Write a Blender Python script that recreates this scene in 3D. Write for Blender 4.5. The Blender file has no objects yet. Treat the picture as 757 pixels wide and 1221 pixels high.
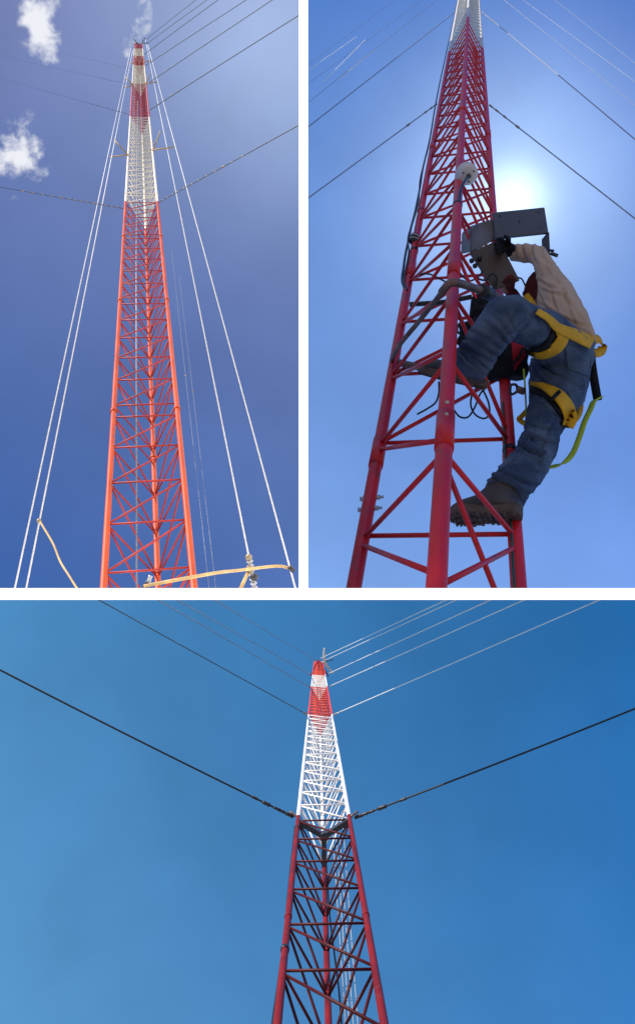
import bpy, bmesh, math, random
from mathutils import Vector, Matrix, noise
from mathutils.bvhtree import BVHTree
random.seed(7)
scn = bpy.context.scene
COL = scn.collection
# ------------------------------------------------------------------ view
FPX, CX, CY = 1000.0, 378.5, 610.5
PITCH = math.radians(67.7)
CAM = Vector((0, 0, 1.6))
R = Vector((1, 0, 0))
F = Vector((0, math.cos(PITCH), math.sin(PITCH)))
U = Vector((0, -math.sin(PITCH), math.cos(PITCH)))
ROT = Matrix((R, U, -F)).transposed()

def c2w(v):                       # (right, up, forward) -> world
    return CAM + R * v[0] + U * v[1] + F * v[2]
def ray(px, py):
    return Vector(((px - CX) / FPX, (CY - py) / FPX, 1.0))
def at(px, py, z):
    return c2w(ray(px, py) * z)
def dirw(px, py):
    v = ray(px, py)
    return (R * v.x + U * v.y + F * v.z).normalized()

cam = bpy.data.cameras.new('camera')
cam.sensor_fit = 'VERTICAL'; cam.sensor_height = 36.0
cam.lens = 36.0 * FPX / 1221.0
cam.clip_start = 0.05; cam.clip_end = 20000
co = bpy.data.objects.new('camera', cam)
co.matrix_world = Matrix.Translation(CAM) @ ROT.to_4x4()
COL.objects.link(co); scn.camera = co

# ------------------------------------------------------------------ materials
def mat(name, col, rough=0.5, metal=0.0, var=0.12, scale=8.0, bump=0.0, bscale=60.0, col2=None, thr=(0.45, 0.7), spec=0.5, coat=0.0, worn=0.0):
    m = bpy.data.materials.new(name); m.use_nodes = True
    nt = m.node_tree; b = nt.nodes['Principled BSDF']
    b.inputs['Roughness'].default_value = rough; b.inputs['Metallic'].default_value = metal
    b.inputs['Specular IOR Level'].default_value = spec
    if coat: b.inputs['Coat Weight'].default_value = coat
    tc = nt.nodes.new('ShaderNodeTexCoord')
    n = nt.nodes.new('ShaderNodeTexNoise'); n.inputs['Scale'].default_value = scale; n.inputs['Detail'].default_value = 6
    nt.links.new(tc.outputs['Object'], n.inputs['Vector'])
    cr = nt.nodes.new('ShaderNodeValToRGB')
    a = tuple(c * (1 - var) for c in col) if col2 is None else col
    d = tuple(min(1, c * (1 + var)) for c in col) if col2 is None else col2
    cr.color_ramp.elements[0].position = thr[0] if col2 else 0.3
    cr.color_ramp.elements[1].position = thr[1] if col2 else 0.7
    cr.color_ramp.elements[0].color = (*a, 1); cr.color_ramp.elements[1].color = (*d, 1)
    nt.links.new(n.outputs['Fac'], cr.inputs['Fac'])
    nt.links.new(cr.outputs['Color'], b.inputs['Base Color'])
    if worn:      # chips and grime with their own outline
        w1 = nt.nodes.new('ShaderNodeTexNoise'); w1.inputs['Scale'].default_value = 34; w1.inputs['Detail'].default_value = 8; w1.inputs['Roughness'].default_value = .7
        mp = nt.nodes.new('ShaderNodeMapping'); mp.inputs['Scale'].default_value = (1, .55, .3)
        nt.links.new(tc.outputs['Object'], mp.inputs['Vector']); nt.links.new(mp.outputs[0], w1.inputs['Vector'])
        rg = nt.nodes.new('ShaderNodeMapRange'); rg.inputs['From Min'].default_value = .56; rg.inputs['From Max'].default_value = .70; rg.inputs['To Max'].default_value = worn
        nt.links.new(w1.outputs['Fac'], rg.inputs['Value'])
        mx = nt.nodes.new('ShaderNodeMix'); mx.data_type = 'RGBA'
        nt.links.new(rg.outputs[0], mx.inputs[0]); nt.links.new(cr.outputs['Color'], mx.inputs[6]); mx.inputs[7].default_value = (.10, .055, .04, 1)
        nt.links.new(mx.outputs[2], b.inputs['Base Color'])
        r2 = nt.nodes.new('ShaderNodeMapRange'); r2.inputs['To Min'].default_value = max(.1, rough - .12); r2.inputs['To Max'].default_value = rough + .2
        nt.links.new(n.outputs['Fac'], r2.inputs['Value']); nt.links.new(r2.outputs[0], b.inputs['Roughness'])
    if bump:
        n2 = nt.nodes.new('ShaderNodeTexNoise'); n2.inputs['Scale'].default_value = bscale; n2.inputs['Detail'].default_value = 4
        nt.links.new(tc.outputs['Object'], n2.inputs['Vector'])
        bp = nt.nodes.new('ShaderNodeBump'); bp.inputs['Strength'].default_value = bump; bp.inputs['Distance'].default_value = 0.01
        nt.links.new(n2.outputs['Fac'], bp.inputs['Height']); nt.links.new(bp.outputs['Normal'], b.inputs['Normal'])
    return m

M = dict(
    orange=mat('orange_red_paint', (.50, .058, .006), .40, var=.22, scale=3, bump=.06, worn=.6, spec=.28),
    crimson=mat('crimson_paint', (.58, .012, .014), .40, var=.18, scale=5, bump=.08, spec=.35, worn=.65),
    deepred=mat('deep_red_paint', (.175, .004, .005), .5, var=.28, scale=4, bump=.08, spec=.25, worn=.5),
    brightred=mat('signal_red_paint', (.66, .042, .006), .45, var=.15, scale=4),
    cream=mat('cream_paint', (.80, .70, .52), .5, var=.08, scale=3, worn=.25),
    white=mat('white_paint', (.82, .80, .74), .5, var=.05, scale=3, worn=.25),
    warmwhite=mat('warm_white_paint', (.85, .82, .72), .45, var=.05, scale=3),
    gutter_white=mat('added_gutter_white', (.90, .90, .90), .9, var=.01, scale=2, bump=.03, bscale=90, spec=.1),
    wire_dark=mat('weathered_steel_cable', (.055, .052, .05), .6, .3, var=.3, scale=30),
    wire_black=mat('black_steel_cable', (.012, .012, .014), .6, .2, var=.3, scale=30),
    wire_white=mat('pale_antenna_wire', (.82, .80, .74), .5, .1, var=.08, scale=20),
    wire_mid=mat('dull_white_wire', (.36, .36, .35), .6, .1, var=.1, scale=20),
    wire_grey=mat('galvanised_cable', (.23, .24, .27), .5, .4, var=.15, scale=20),
    insul=mat('clamp_brass', (.26, .21, .13), .45, .4, var=.2, scale=30),
    steel=mat('galvanised_steel', (.42, .42, .42), .42, .7, var=.2, scale=20),
    darksteel=mat('dark_steel', (.05, .05, .055), .5, .5, var=.3, scale=20),
    slate=mat('grey_bracket_paint', (.045, .055, .075), .5, .2, var=.2, scale=10),
    yellow_pipe=mat('yellow_pipe_paint', (.50, .33, .12), .55, var=.3, scale=14, bump=.15, worn=.5),
    lid=mat('grey_blue_lid_paint', (.062, .070, .098), .5, .1, var=.1, scale=12),
    alu=mat('brushed_aluminium', (.10, .095, .105), .42, .6, var=.2, scale=9),
    brown=mat('brown_door_paint', (.062, .036, .024), .5, .1, var=.25, scale=9, bump=.05),
    rust=mat('rusty_brown_steel', (.16, .095, .07), .6, .3, var=.35, scale=18, bump=.15),
    denim=mat('worn_denim', (.036, .058, .10), .9, var=.3, scale=9, bump=.35, bscale=420, col2=(.12, .155, .21), thr=(.40, .74), spec=.15),
    denim_edge=mat('faded_denim_hem', (.075, .10, .14), .9, var=.25, scale=60, bump=.3, bscale=300, spec=.15),
    jacket=mat('beige_work_shirt', (.46, .325, .225), .9, var=.12, scale=7, bump=.2, bscale=260, spec=.15),
    leather=mat('brown_leather', (.040, .026, .018), .55, var=.35, scale=22, bump=.2, bscale=70),
    sole=mat('dusty_rubber_sole', (.10, .066, .045), .85, var=.4, scale=25, bump=.3),
    black=mat('black_nylon', (.010, .010, .011), .8, var=.3, scale=30, bump=.3, bscale=200, spec=.2),
    blackgloss=mat('black_cable_rubber', (.009, .009, .010), .4, var=.2, scale=20),
    yellow=mat('yellow_webbing', (.62, .32, .015), .8, var=.12, scale=20, bump=.3, bscale=240, spec=.15),
    lime=mat('lime_webbing', (.42, .55, .055), .8, var=.12, scale=20, bump=.3, bscale=240, spec=.15),
    skin=mat('tanned_skin', (.30, .15, .09), .55, var=.1, scale=20),
    maroon=mat('maroon_cloth', (.10, .018, .014), .85, var=.2, scale=20, bump=.2, bscale=200, spec=.15),
    redcloth=mat('red_nylon', (.38, .012, .02), .7, var=.12, scale=14, bump=.2, bscale=200, spec=.2),
    radome=mat('off_white_plastic', (.62, .56, .50), .45, var=.08, scale=14),
    glassgrey=mat('pale_fibreglass', (.62, .58, .50), .5, var=.15, scale=20),
    soil=mat('pale_dry_soil', (.34, .29, .23), .95, var=.25, scale=.6, bump=.3, bscale=6, spec=.1),
    concrete=mat('grey_concrete', (.33, .32, .30), .9, var=.15, scale=4, bump=.2),
    green=mat('green_rubber_cable', (.012, .06, .03), .5, var=.2, scale=20),
)

# ------------------------------------------------------------------ object helpers
def link(name, me, m, parent=None):
    o = bpy.data.objects.new(name, me)
    COL.objects.link(o)
    for x in (m if isinstance(m, (list, tuple)) else [m]):
        me.materials.append(M[x])
    if parent is not None: o.parent = parent
    return o
def tag(o, label=None, cat=None, group=None, kind=None):
    if label: o['label'] = label
    if cat: o['category'] = cat
    if group: o['group'] = group
    if kind: o['kind'] = kind
    return o
def empty(name, label, cat, group=None):
    o = bpy.data.objects.new(name, None); COL.objects.link(o)
    return tag(o, label, cat, group)

def tube(bm, pts, rad, segs=8, mi=0, cap=True, mids=None):
    pts = [Vector(p) for p in pts]
    n = len(pts)
    rads = rad if isinstance(rad, (list, tuple)) else [rad] * n
    t0 = (pts[1] - pts[0]).normalized()
    a = t0.orthogonal().normalized()
    rings = []
    for i in range(n):
        t = (pts[min(i + 1, n - 1)] - pts[max(i - 1, 0)]).normalized()
        a = (a - t * a.dot(t))
        a = a.normalized() if a.length > 1e-9 else t.orthogonal().normalized()
        b = t.cross(a)
        rings.append([bm.verts.new(pts[i] + (a * math.cos(2 * math.pi * k / segs) + b * math.sin(2 * math.pi * k / segs)) * rads[i]) for k in range(segs)])
    for i in range(n - 1):
        for k in range(segs):
            f = bm.faces.new((rings[i][k], rings[i][(k + 1) % segs], rings[i + 1][(k + 1) % segs], rings[i + 1][k]))
            f.smooth = True; f.material_index = mids[i] if mids else mi
    if cap:
        f = bm.faces.new(list(reversed(rings[0]))); f.material_index = mids[0] if mids else mi
        f = bm.faces.new(rings[-1]); f.material_index = mids[-1] if mids else mi

def done(name, bm, m, parent=None):
    bmesh.ops.recalc_face_normals(bm, faces=bm.faces)
    me = bpy.data.meshes.new(name); bm.to_mesh(me); bm.free()
    return link(name, me, m, parent)
def tube_obj(name, pts, r, m, parent=None, segs=8):
    bm = bmesh.new(); tube(bm, pts, r, segs); return done(name, bm, m, parent)
def spline(pts, n=10):
    """Catmull-Rom through the given points."""
    P = [Vector(p) for p in pts]; P = [P[0] * 2 - P[1]] + P + [P[-1] * 2 - P[-2]]
    out = []
    for i in range(1, len(P) - 2):
        for j in range(n):
            t = j / n; a, b, c, d = P[i - 1], P[i], P[i + 1], P[i + 2]
            out.append(.5 * ((2 * b) + (c - a) * t + (2 * a - 5 * b + 4 * c - d) * t * t + (3 * b - a - 3 * c + d) * t ** 3))
    out.append(P[-2]); return out
def prism(name, poly, vec, m, parent=None, bevel=0.0):
    bm = bmesh.new()
    v = [bm.verts.new(p) for p in poly]
    w = [bm.verts.new(Vector(p) + vec) for p in poly]
    bm.faces.new(v); bm.faces.new(list(reversed(w)))
    n = len(v)
    for i in range(n): bm.faces.new((v[i], w[i], w[(i + 1) % n], v[(i + 1) % n]))
    if bevel:
        bmesh.ops.bevel(bm, geom=list(bm.edges), offset=bevel, segments=2, affect='EDGES', profile=.5)
    return done(name, bm, m, parent)
def ball(bm, c, r, sub=2, scale=(1, 1, 1), rot=None, mi=0):
    mx = Matrix.Translation(c) @ (rot.to_4x4() if rot else Matrix.Identity(4)) @ Matrix.Diagonal((r * scale[0], r * scale[1], r * scale[2], 1))
    g = bmesh.ops.create_icosphere(bm, subdivisions=sub, radius=1.0, matrix=mx)
    for v in g['verts']:
        for f in v.link_faces: f.smooth = True; f.material_index = mi
def ball_obj(name, c, r, m, parent=None, scale=(1, 1, 1), rot=None, sub=2):
    bm = bmesh.new(); ball(bm, c, r, sub, scale, rot); return done(name, bm, m, parent)
def lathe(bm, prof, axis, c, segs=24, mi=0):
    axis = axis.normalized(); a = axis.orthogonal().normalized(); b = axis.cross(a)
    rings = []
    for (r, h) in prof:
        rings.append([bm.verts.new(c + axis * h + (a * math.cos(2 * math.pi * k / segs) + b * math.sin(2 * math.pi * k / segs)) * max(r, 1e-4)) for k in range(segs)])
    for i in range(len(prof) - 1):
        for k in range(segs):
            f = bm.faces.new((rings[i][k], rings[i][(k + 1) % segs], rings[i + 1][(k + 1) % segs], rings[i + 1][k])); f.smooth = True; f.material_index = mi
    bm.faces.new(rings[0]); bm.faces.new(rings[-1])

# ------------------------------------------------------------------ ground, added white gutter ledge and wall between the three bays
bm = bmesh.new()
for x, y in ((-3000, -3000), (3000, -3000), (3000, 3000), (-3000, 3000)): bm.verts.new((x, y, 0))
bm.faces.new(bm.verts); tag(done('ground', bm, 'soil'), kind='structure')

def box8(name, front, back, m):
    bm = bmesh.new()
    a = [bm.verts.new(p) for p in front]; b = [bm.verts.new(p) for p in back]
    bm.faces.new(a); bm.faces.new(list(reversed(b)))
    for i in range(4): bm.faces.new((a[i], b[i], b[(i + 1) % 4], a[(i + 1) % 4]))
    return done(name, bm, m)
def quad(x0, x1, y0, y1, zs):   # zs: tl, tr, br, bl
    return [at(x0, y0, zs[0]), at(x1, y0, zs[1]), at(x1, y1, zs[2]), at(x0, y1, zs[3])]
LEDGE_Z, WALL_Z = 1.16, 1.50
ledge = box8('ledge', quad(-700, 1450, 701.3, 715.2, (LEDGE_Z + .055, LEDGE_Z + .055, LEDGE_Z, LEDGE_Z)),  # gutter ledge, an added piece
             quad(-700, 1450, 701.6, 714.9, (4.45,) * 4), 'gutter_white')  # added gutter ledge, its front face tilted to catch the sun
tag(ledge, 'long thin white ledge added as a gutter, front tilted sunward, carrying the upper masts', 'ledge')
wall = box8('gutter_shade_wall', quad(356.3, 367.2, -620, 706, (WALL_Z + .06, WALL_Z, WALL_Z, WALL_Z + .06)),  # added gutter wall, carried out of view so it shades the climber
            quad(356.6, 366.9, -620, 706, (12.0,) * 4), 'gutter_white')
tag(wall, 'added white gutter wall between the upper masts, extended out of view to shade the climber', 'wall')

# ------------------------------------------------------------------ lattice masts
class Mast: pass
def make_mast(label, VP, y0, xl, xr, xa, W, far, dy=0.0, clip=True):
    m = Mast()
    d = ray(*VP).normalized()
    def along(x, dyy): return ray(x + (VP[0] - x) * (-dyy) / (y0 - VP[1]), y0 + dyy)
    PL, PR = along(xl, dy), along(xr, -dy)
    m.clip = clip
    k = PL.dot(d) / PR.dot(d)
    zL = W / (PR * k - PL).length
    L, Rr = PL * zL, PR * zL * k
    e = (Rr - L) / W
    n = d.cross(e).normalized()
    if n.y > 0: n = -n
    if not far: n = -n
    mid = (L + Rr) / 2
    def apex(a): return mid + n * (.866 * W) + e * a
    def row(P, y):
        v = (CY - y) / FPX
        return (v * P.z - P.y) / (d.y - v * d.z)
    def xat(a):
        P = apex(a); t = row(P, y0); q = P + d * t
        return CX + FPX * q.x / q.z
    lo, hi = -.5 * W, .5 * W
    for _ in range(50):
        c = (lo + hi) / 2
        if xat(c) < xa: lo = c
        else: hi = c
    m.apex_shift = lo / W
    A = apex(lo)
    m.d = d; m.P = {'L': L, 'R': Rr, 'A': A}; m.W = W; m.n = n; m.e = e
    m.row = lambda leg, y: row(m.P[leg], y)
    m.pt = lambda leg, t: m.P[leg] + d * t
    m.w = lambda leg, t: c2w(m.P[leg] + d * t)
    m.z = lambda leg, y: (m.P[leg] + d * row(m.P[leg], y)).z
    m.dw = (R * d.x + U * d.y + F * d.z).normalized()
    m.root = empty('lattice_mast', label, 'mast', None)
    print('MAST', label[:30], 'zL', round(zL, 2), {k: round(v.z, 2) for k, v in m.P.items()}, 'shift', round(m.apex_shift, 3), 'lean', round(math.degrees(m.dw.angle(Vector((0, 0, 1)))), 1))
    return m
NLEDGE = (U - F * ((CY - 711.0) / FPX)).normalized()
def clip_foot(bm):
    g = bmesh.ops.bisect_plane(bm, geom=bm.verts[:] + bm.edges[:] + bm.faces[:], plane_co=CAM, plane_no=NLEDGE, clear_inner=True)
    return len(bm.verts) > 0
def mast_legs(m, tlo, thi, bands, rad, mats, name='leg'):
    """bands: per leg list of t where the paint changes; mats: paint per band (indices into slot list)."""
    slots = sorted(set(mats))
    for leg in ('L', 'R', 'A'):
        cuts = [tlo[leg]] + bands[leg] + [thi]
        pts, mids = [], []
        for i in range(len(cuts) - 1):
            nseg = 4
            for j in range(nseg):
                pts.append(m.w(leg, cuts[i] + (cuts[i + 1] - cuts[i]) * j / nseg)); mids.append(slots.index(mats[i]))
        pts.append(m.w(leg, thi))
        bm = bmesh.new(); tube(bm, pts, rad, 14, mids=mids)
        if m.clip: clip_foot(bm)
        done(name, bm, slots, m.root)
def paint_at(t, cuts, mats):
    i = 0
    while i < len(cuts) and t > cuts[i]: i += 1
    return mats[i]
def rods(m, items, rad, cuts, mats, limit=100, swap={}):
    mats = [swap.get(q, q) for q in mats]
    """items: (name, leg0, t0, leg1, t1, [scale])"""
    rec = []
    for it in items:
        a, b = m.pt(it[1], it[2]), m.pt(it[3], it[4])
        rec.append(((a + b).length / 2, it))
    by = {}
    for dist, it in sorted(rec, key=lambda q: q[0]): by.setdefault(it[0], []).append(it)
    for name, lst in by.items():
        rest = bmesh.new(); slots = sorted(set(mats)); nrest = 0
        for i, it in enumerate(lst):
            tm = (it[2] + it[4]) / 2
            mt = paint_at(tm, cuts, mats)
            a, b = m.w(it[1], it[2]), m.w(it[3], it[4])
            r = rad * (it[5] if len(it) > 5 else 1)
            if i < limit:
                bm = bmesh.new(); tube(bm, [a, b], r, 10)
                if m.clip and not clip_foot(bm): bm.free(); continue
                done(name, bm, mt, m.root)
            else:
                tube(rest, [a, b], r, 6, mi=slots.index(mt)); nrest += 1
        if nrest: tag(done(name + '_lattice', rest, slots, m.root), kind='stuff')
        else: rest.free()
def ring(m, leg, t, r, h, mt, name='coupling', parent=None):
    p = m.pt(leg, t)
    return tube_obj(name, [c2w(p - m.d * h / 2), c2w(p + m.d * h / 2)], r, mt, parent or m.root, 16)

# --- upper left picture: tall orange-red mast
A = make_mast('tall guyed lattice mast painted orange red and cream, rising beside four pale wires', (164.2, -8), 700, 124, 231.6, 188.7, .42, True, 4.0)
def inv2t(m, leg, VPy, iu):     # t where (row - VPy) == 1/iu
    return m.row(leg, VPy + 1 / iu)
tA = [inv2t(A, 'R', -8, .002045 + i * .000001 * 0) for i in range(1)][0]
sA = inv2t(A, 'R', -8, .002045 + .000132) - tA
secA = sA * 5 + sA * .42
topA = A.row('R', 52)
itemsA = []
ks = []
for s in range(-2, 40):
    for j in range(6):
        t = tA + s * secA + j * sA
        if A.row('L', 770) < t < topA: ks.append((t, j))
def prev(t, j): return t - sA if j > 0 else t - secA + 5 * sA
for t, j in ks:
    for a, b in (('L', 'R'), ('L', 'A'), ('R', 'A')): itemsA.append(('cross_brace', a, t, b, t))
    if j > 0:
        itemsA.append(('diagonal_brace', 'L', t - sA, 'R', t))
        itemsA.append(('diagonal_brace', 'A', t - sA, 'L', t))
        itemsA.append(('diagonal_brace', 'A', t - sA, 'R', t))
cutA = [A.row('R', y) for y in (241, 140, 100, 78, 67, 58)]
matA = ['orange', 'cream', 'deepredA', 'cream', 'deepredA', 'cream', 'deepredA']
M['deepredA'] = mat('faded_red_paint', (.50, .035, .03), .5, var=.15, scale=3)
mast_legs(A, {l: A.row(l, 740) for l in 'LRA'}, topA, {l: cutA for l in 'LRA'}, .0175, matA)
M['brace_red'] = mat('shaded_brace_paint', (.40, .030, .014), .5, var=.3, scale=6, spec=.3)  # darker copy of the orange: shade on the braces put into the colour
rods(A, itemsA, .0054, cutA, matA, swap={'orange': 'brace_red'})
for s in range(-1, 8):
    for leg in 'LRA':
        t = tA + s * secA - sA * .21
        if t < A.row(leg, 702): continue
        mt = paint_at(t, cutA, matA)
        ring(A, leg, t, .0235, .03, mt)
zA = lambda y: A.z('R', y)

# --- upper right picture: crimson mast with the climber
B = make_mast('crimson lattice mast with white top and a man climbing on it', (564, -97), 700, 422, 618, 520, .40, False)
tB = B.row('L', 639); sB = B.row('L', 527) - tB; sB = (B.row('L', 384) - tB) / 3
topB = B.row('R', -35)
tN = B.row('A', 540)
itemsB = []
print('B joints', tB, tN, sB, 'N rows', B.z('A', 700))
k = -4
while tB + k * sB < topB:
    t = tB + k * sB; tn = tN + k * sB
    itemsB.append(('cross_brace', 'L', t, 'R', t))
    itemsB.append(('cross_brace', 'L', t - .03 * sB, 'A', tn))
    itemsB.append(('cross_brace', 'R', t - .03 * sB, 'A', tn))
    if k > -2:
        wt = t > B.row('R', 75)
        if k != 0 and not wt: itemsB.append(('diagonal_brace', 'A', tn + sB * .93, 'R', t + sB * .06))
        if not wt: itemsB.append(('diagonal_brace', 'L', t - .08 * sB, 'A', tn - sB * .88))
    if k >= 0: itemsB.append(('diagonal_brace', 'L', t + sB * 1.0, 'R', t + sB * 1.9))
    k += 1
itemsB.append(('diagonal_brace', 'R', B.row('R', 652), 'A', B.row('A', 700)))
cutB = [B.row('R', 58)]
M['greywhite'] = mat('grey_white_paint', (.50, .49, .47), .5, var=.08, scale=3, spec=.3)
matB = ['crimson', 'greywhite']
mast_legs(B, {l: B.row(l, 740) for l in 'LRA'}, topB, {l: cutB for l in 'LRA'}, .0198, matB)
rods(B, itemsB, .0068, cutB, matB)
for leg, rows in (('L', (540, 322, 175)), ('A', (515, 318, 130)), ('R', (560, 300, 160))):
    for y in rows:
        ring(B, leg, B.row(leg, y), .0228, .16 if y > 400 else .2, 'crimson')
# coupling bolts
for leg, rows in (('A', (483, 497)), ('L', (594, 607))):
    for y in rows:
        p = B.pt(leg, B.row(leg, y))
        side = Vector((-.1, .05, -1)).normalized() if leg == 'A' else Vector((1, .1, -.1)).normalized()
        bmx = bmesh.new()
        tube(bmx, [c2w(p + side * .014), c2w(p + side * .030)], .0068, 6)
        tube(bmx, [c2w(p + side * .028), c2w(p + side * .040)], .0042, 8)
        if leg == 'L':
            tube(bmx, [c2w(p - side * .014), c2w(p - side * .029)], .0068, 6)
        done('bolt', bmx, 'steel', B.root)
for leg, y in (('R', 538), ('R', 602), ('A', 245), ('L', 252), ('L', 300), ('A', 131)):
    ring(B, leg, B.row(leg, y), .0215, .022, 'blackgloss', 'tape')

# --- lower picture: deep red and white mast
C = make_mast('dark red and white lattice mast with black guys below the ledge', (378.4, 750), 1219, 331, 457.6, 391.5, .60, True, 1.2, False)
rowsC = {'L': 1157.6}
tC = C.row('L', 1157.6); sC = (C.row('L', 978.6) - tC) / 5
topC = C.row('L', 789)
itemsC = []
tgt = C.row('L', 1420)
k = -40
while tC + k * sC < topC:
    t = tC + k * sC
    if c2w(C.pt('L', t)).z > .3:
        for a, b in (('L', 'R'), ('L', 'A'), ('R', 'A')): itemsC.append(('cross_brace', a, t, b, t))
        itemsC.append(('diagonal_brace', 'L', t + sC * .95, 'R', t + sC * .05))
        itemsC.append(('diagonal_brace', 'L', t + sC * .92, 'A', t + sC * .05))
        itemsC.append(('diagonal_brace', 'R', t + sC * .92, 'A', t + sC * .05))
    k += 1
cutC = [C.row('L', y) for y in (974, 853, 819, 805)]
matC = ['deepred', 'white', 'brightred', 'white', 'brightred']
def tground(leg):
    p0, p1 = C.w(leg, 0), C.w(leg, 1)
    return -p0.z / (p1.z - p0.z)
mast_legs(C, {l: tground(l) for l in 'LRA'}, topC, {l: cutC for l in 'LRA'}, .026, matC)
M['brace_dark'] = mat('shaded_red_brace_paint', (.065, .0025, .0025), .5, var=.3, scale=6, spec=.25, worn=.4)  # deep red copied darker, the braces' shade painted into the base colour
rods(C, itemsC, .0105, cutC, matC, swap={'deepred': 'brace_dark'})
for leg in 'LRA':
    for i in range(-1, 6):
        t = tC + (i * 6 + 1.2) * sC
        ring(C, leg, t, .030, .05, paint_at(t, cutC, matC))
# grey three-armed bracket at the first guy level
tb = C.row('L', 979)
cen = (C.pt('L', tb) + C.pt('R', tb) + C.pt('A', tb)) / 3
bmx = bmesh.new()
for leg in 'LRA':
    a = C.pt(leg, tb); u = (a - cen).normalized(); s = C.d.cross(u).normalized() * .028
    h = C.d * .055
    q = [cen - s - h, cen + s - h, cen + s + h, cen - s + h]; p = [a - s - h, a + s - h, a + s + h, a - s + h]
    v = [bmx.verts.new(c2w(x)) for x in q + p]
    for f in ((0, 1, 2, 3), (7, 6, 5, 4), (0, 4, 5, 1), (1, 5, 6, 2), (2, 6, 7, 3), (3, 7, 4, 0)): bmx.faces.new([v[i] for i in f])
done('guy_bracket', bmx, 'slate', C.root)
tube_obj('bracket_hub', [c2w(cen - C.d * .075), c2w(cen + C.d * .07)], .05, 'slate', C.root, 16)
for leg in 'LR':
    a = C.pt(leg, C.row(leg, 975)); u = (a - cen).normalized()
    bmx = bmesh.new(); tube(bmx, [c2w(a - u * .02), c2w(a + u * .13)], .012, 8); tube(bmx, [c2w(a + u * .10 - C.d * .05), c2w(a + u * .10 + C.d * .05)], .011, 8)
    done('guy_lug', bmx, 'rust', C.root)
ring(C, 'L', C.row('L', 988), .031, .05, 'blackgloss', 'tape'); ring(C, 'L', C.row('L', 1132), .031, .05, 'blackgloss', 'tape')
# top cap of mast C: red struts meeting above the top, little crossbar
tp = C.pt('L', topC), C.pt('R', topC), C.pt('A', topC)
ctop = (tp[0] + tp[1] + tp[2]) / 3
tipz = ctop.z
def zc(y): return C.z('L', y)
for (x, y) in ((370.4, 806), (391.2, 806), (381, 806)):
    zz = C.z('L', 800)
    a = at(x, y, zz); b = at(379.4, 787, zz + 1.5)
    tube_obj('cap_strut', [a, b], .034, 'deepred', C.root, 8)
prism('cap_plate', [at(377.5, 793.6, zc(793)), at(385.5, 792.6, zc(793)), at(385.5, 794.2, zc(793)), at(377.5, 795.2, zc(793))], F * .1, 'darksteel', C.root)
# curved antenna strip at the head of mast C
az = zc(800)
pts = spline([at(386.8, 772.8, az), at(386.2, 780, az), at(386.6, 785, az), at(388, 790.5, az), at(391.5, 796.5, az), at(397, 802.8, az)], 6)
bmx = bmesh.new(); tube(bmx, pts, [.045 + .02 * math.sin(math.pi * i / (len(pts) - 1)) for i in range(len(pts))], 10)
ant = done('curved_antenna', bmx, 'glassgrey', C.root)
tube_obj('antenna_arm', [at(386.5, 789.2, az), at(397.6, 786.6, az)], .022, 'darksteel', C.root)
tube_obj('antenna_arm', [at(383.5, 789.5, az), at(388.2, 789.2, az)], .03, 'steel', C.root)

# ------------------------------------------------------------------ wires
def wire(name, label, cat, p0, p1, r, mt, sag=.006, clamps=(), group=None, r1=None, clampm='insul', cr=1.75, cl=None, kids='clamp'):
    a, b = at(*p0), at(*p1)
    L = (b - a).length
    pts, rr = [], []
    N = 24
    for i in range(N + 1):
        f = i / N
        p = a.lerp(b, f); p.z -= 4 * sag * L * f * (1 - f)
        pts.append(p); rr.append(r + ((r1 or r) - r) * f)
    bm = bmesh.new(); tube(bm, pts, rr, 8)
    o = done(name, bm, mt); tag(o, label, cat, group)
    for cpos in clamps:
        fr, size = cpos if isinstance(cpos, tuple) else (cpos, 1.0)
        i = min(N - 1, int(fr * N)); f = fr * N - i
        p = pts[i].lerp(pts[i + 1], f); t = (pts[i + 1] - pts[i]).normalized()
        h = (cl or r * 4.2) * size
        bm = bmesh.new(); lathe(bm, [(r * 1.1, -h), (r * cr * size, -h * .7), (r * cr * .8 * size, 0), (r * cr * size, h * .7), (r * 1.1, h)], t, p, 10)
        done(kids, bm, clampm, o)
    return o

gA = 'dark guy wires of the orange and cream mast'
GW = .0105
def gA_(label, p0, p1, dz=0.8, r=GW, clamps=(), r1=None, zend=None, mt='wire_dark'):
    r *= .62; r1 = r1 * .62 if r1 else None
    z0 = zA(p0[1]); z1 = zend if zend else z0 * dz
    return wire('guy_wire', label, 'guy wire', (p0[0], p0[1], z0), (p1[0], p1[1], z1), r, mt, .004, clamps, gA, r1)
gA_('dark clamped guy wire from the red and cream joint up to the wall', (190, 241), (361.5, 146.5), zend=9.5, r=.0075, clamps=[.03, .07, .11, .15, (.2, 1.2), .26, .31, .37, .43, (.49, 1.5), .55, .62], r1=.009)
gA_('dark guy wire from the upper faded red band of the tall mast to the wall', (179, 131), (361.5, 15), zend=11.0, r=.014, clamps=[.05, .1, .17, (.24, 1.2), .3], r1=.010)
gA_('thin guy wire starting at the small crossarms of the tall mast', (178, 98.5), (332, -5), r=.016, clamps=[.08, .16, .22])
gA_('thin guy wire starting just over the upper cream band of the tall mast', (173.5, 78.5), (298, -3), r=.018, clamps=[.08, .2])
gA_('thin guy wire starting below the top red bands of the tall mast', (172, 65), (268, -6), r=.02, clamps=[.1])
gA_('thin guy wire second from the very top of the tall mast', (174, 53), (255, -6), r=.02)
gA_('thin guy wire from the very top of the tall mast', (173, 48), (240, -5), r=.02)
gA_('dark clamped guy wire crossing the paired pale wires beside the red and cream joint', (149.5, 249), (-40, 216), r=.0075, dz=.85, clamps=[.02, .06, .1, .14, .17, (.22, 1.3), .27, .31, .35, .39, (.44, 1.3), .5, .56, .62, .68], r1=.004)
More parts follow.
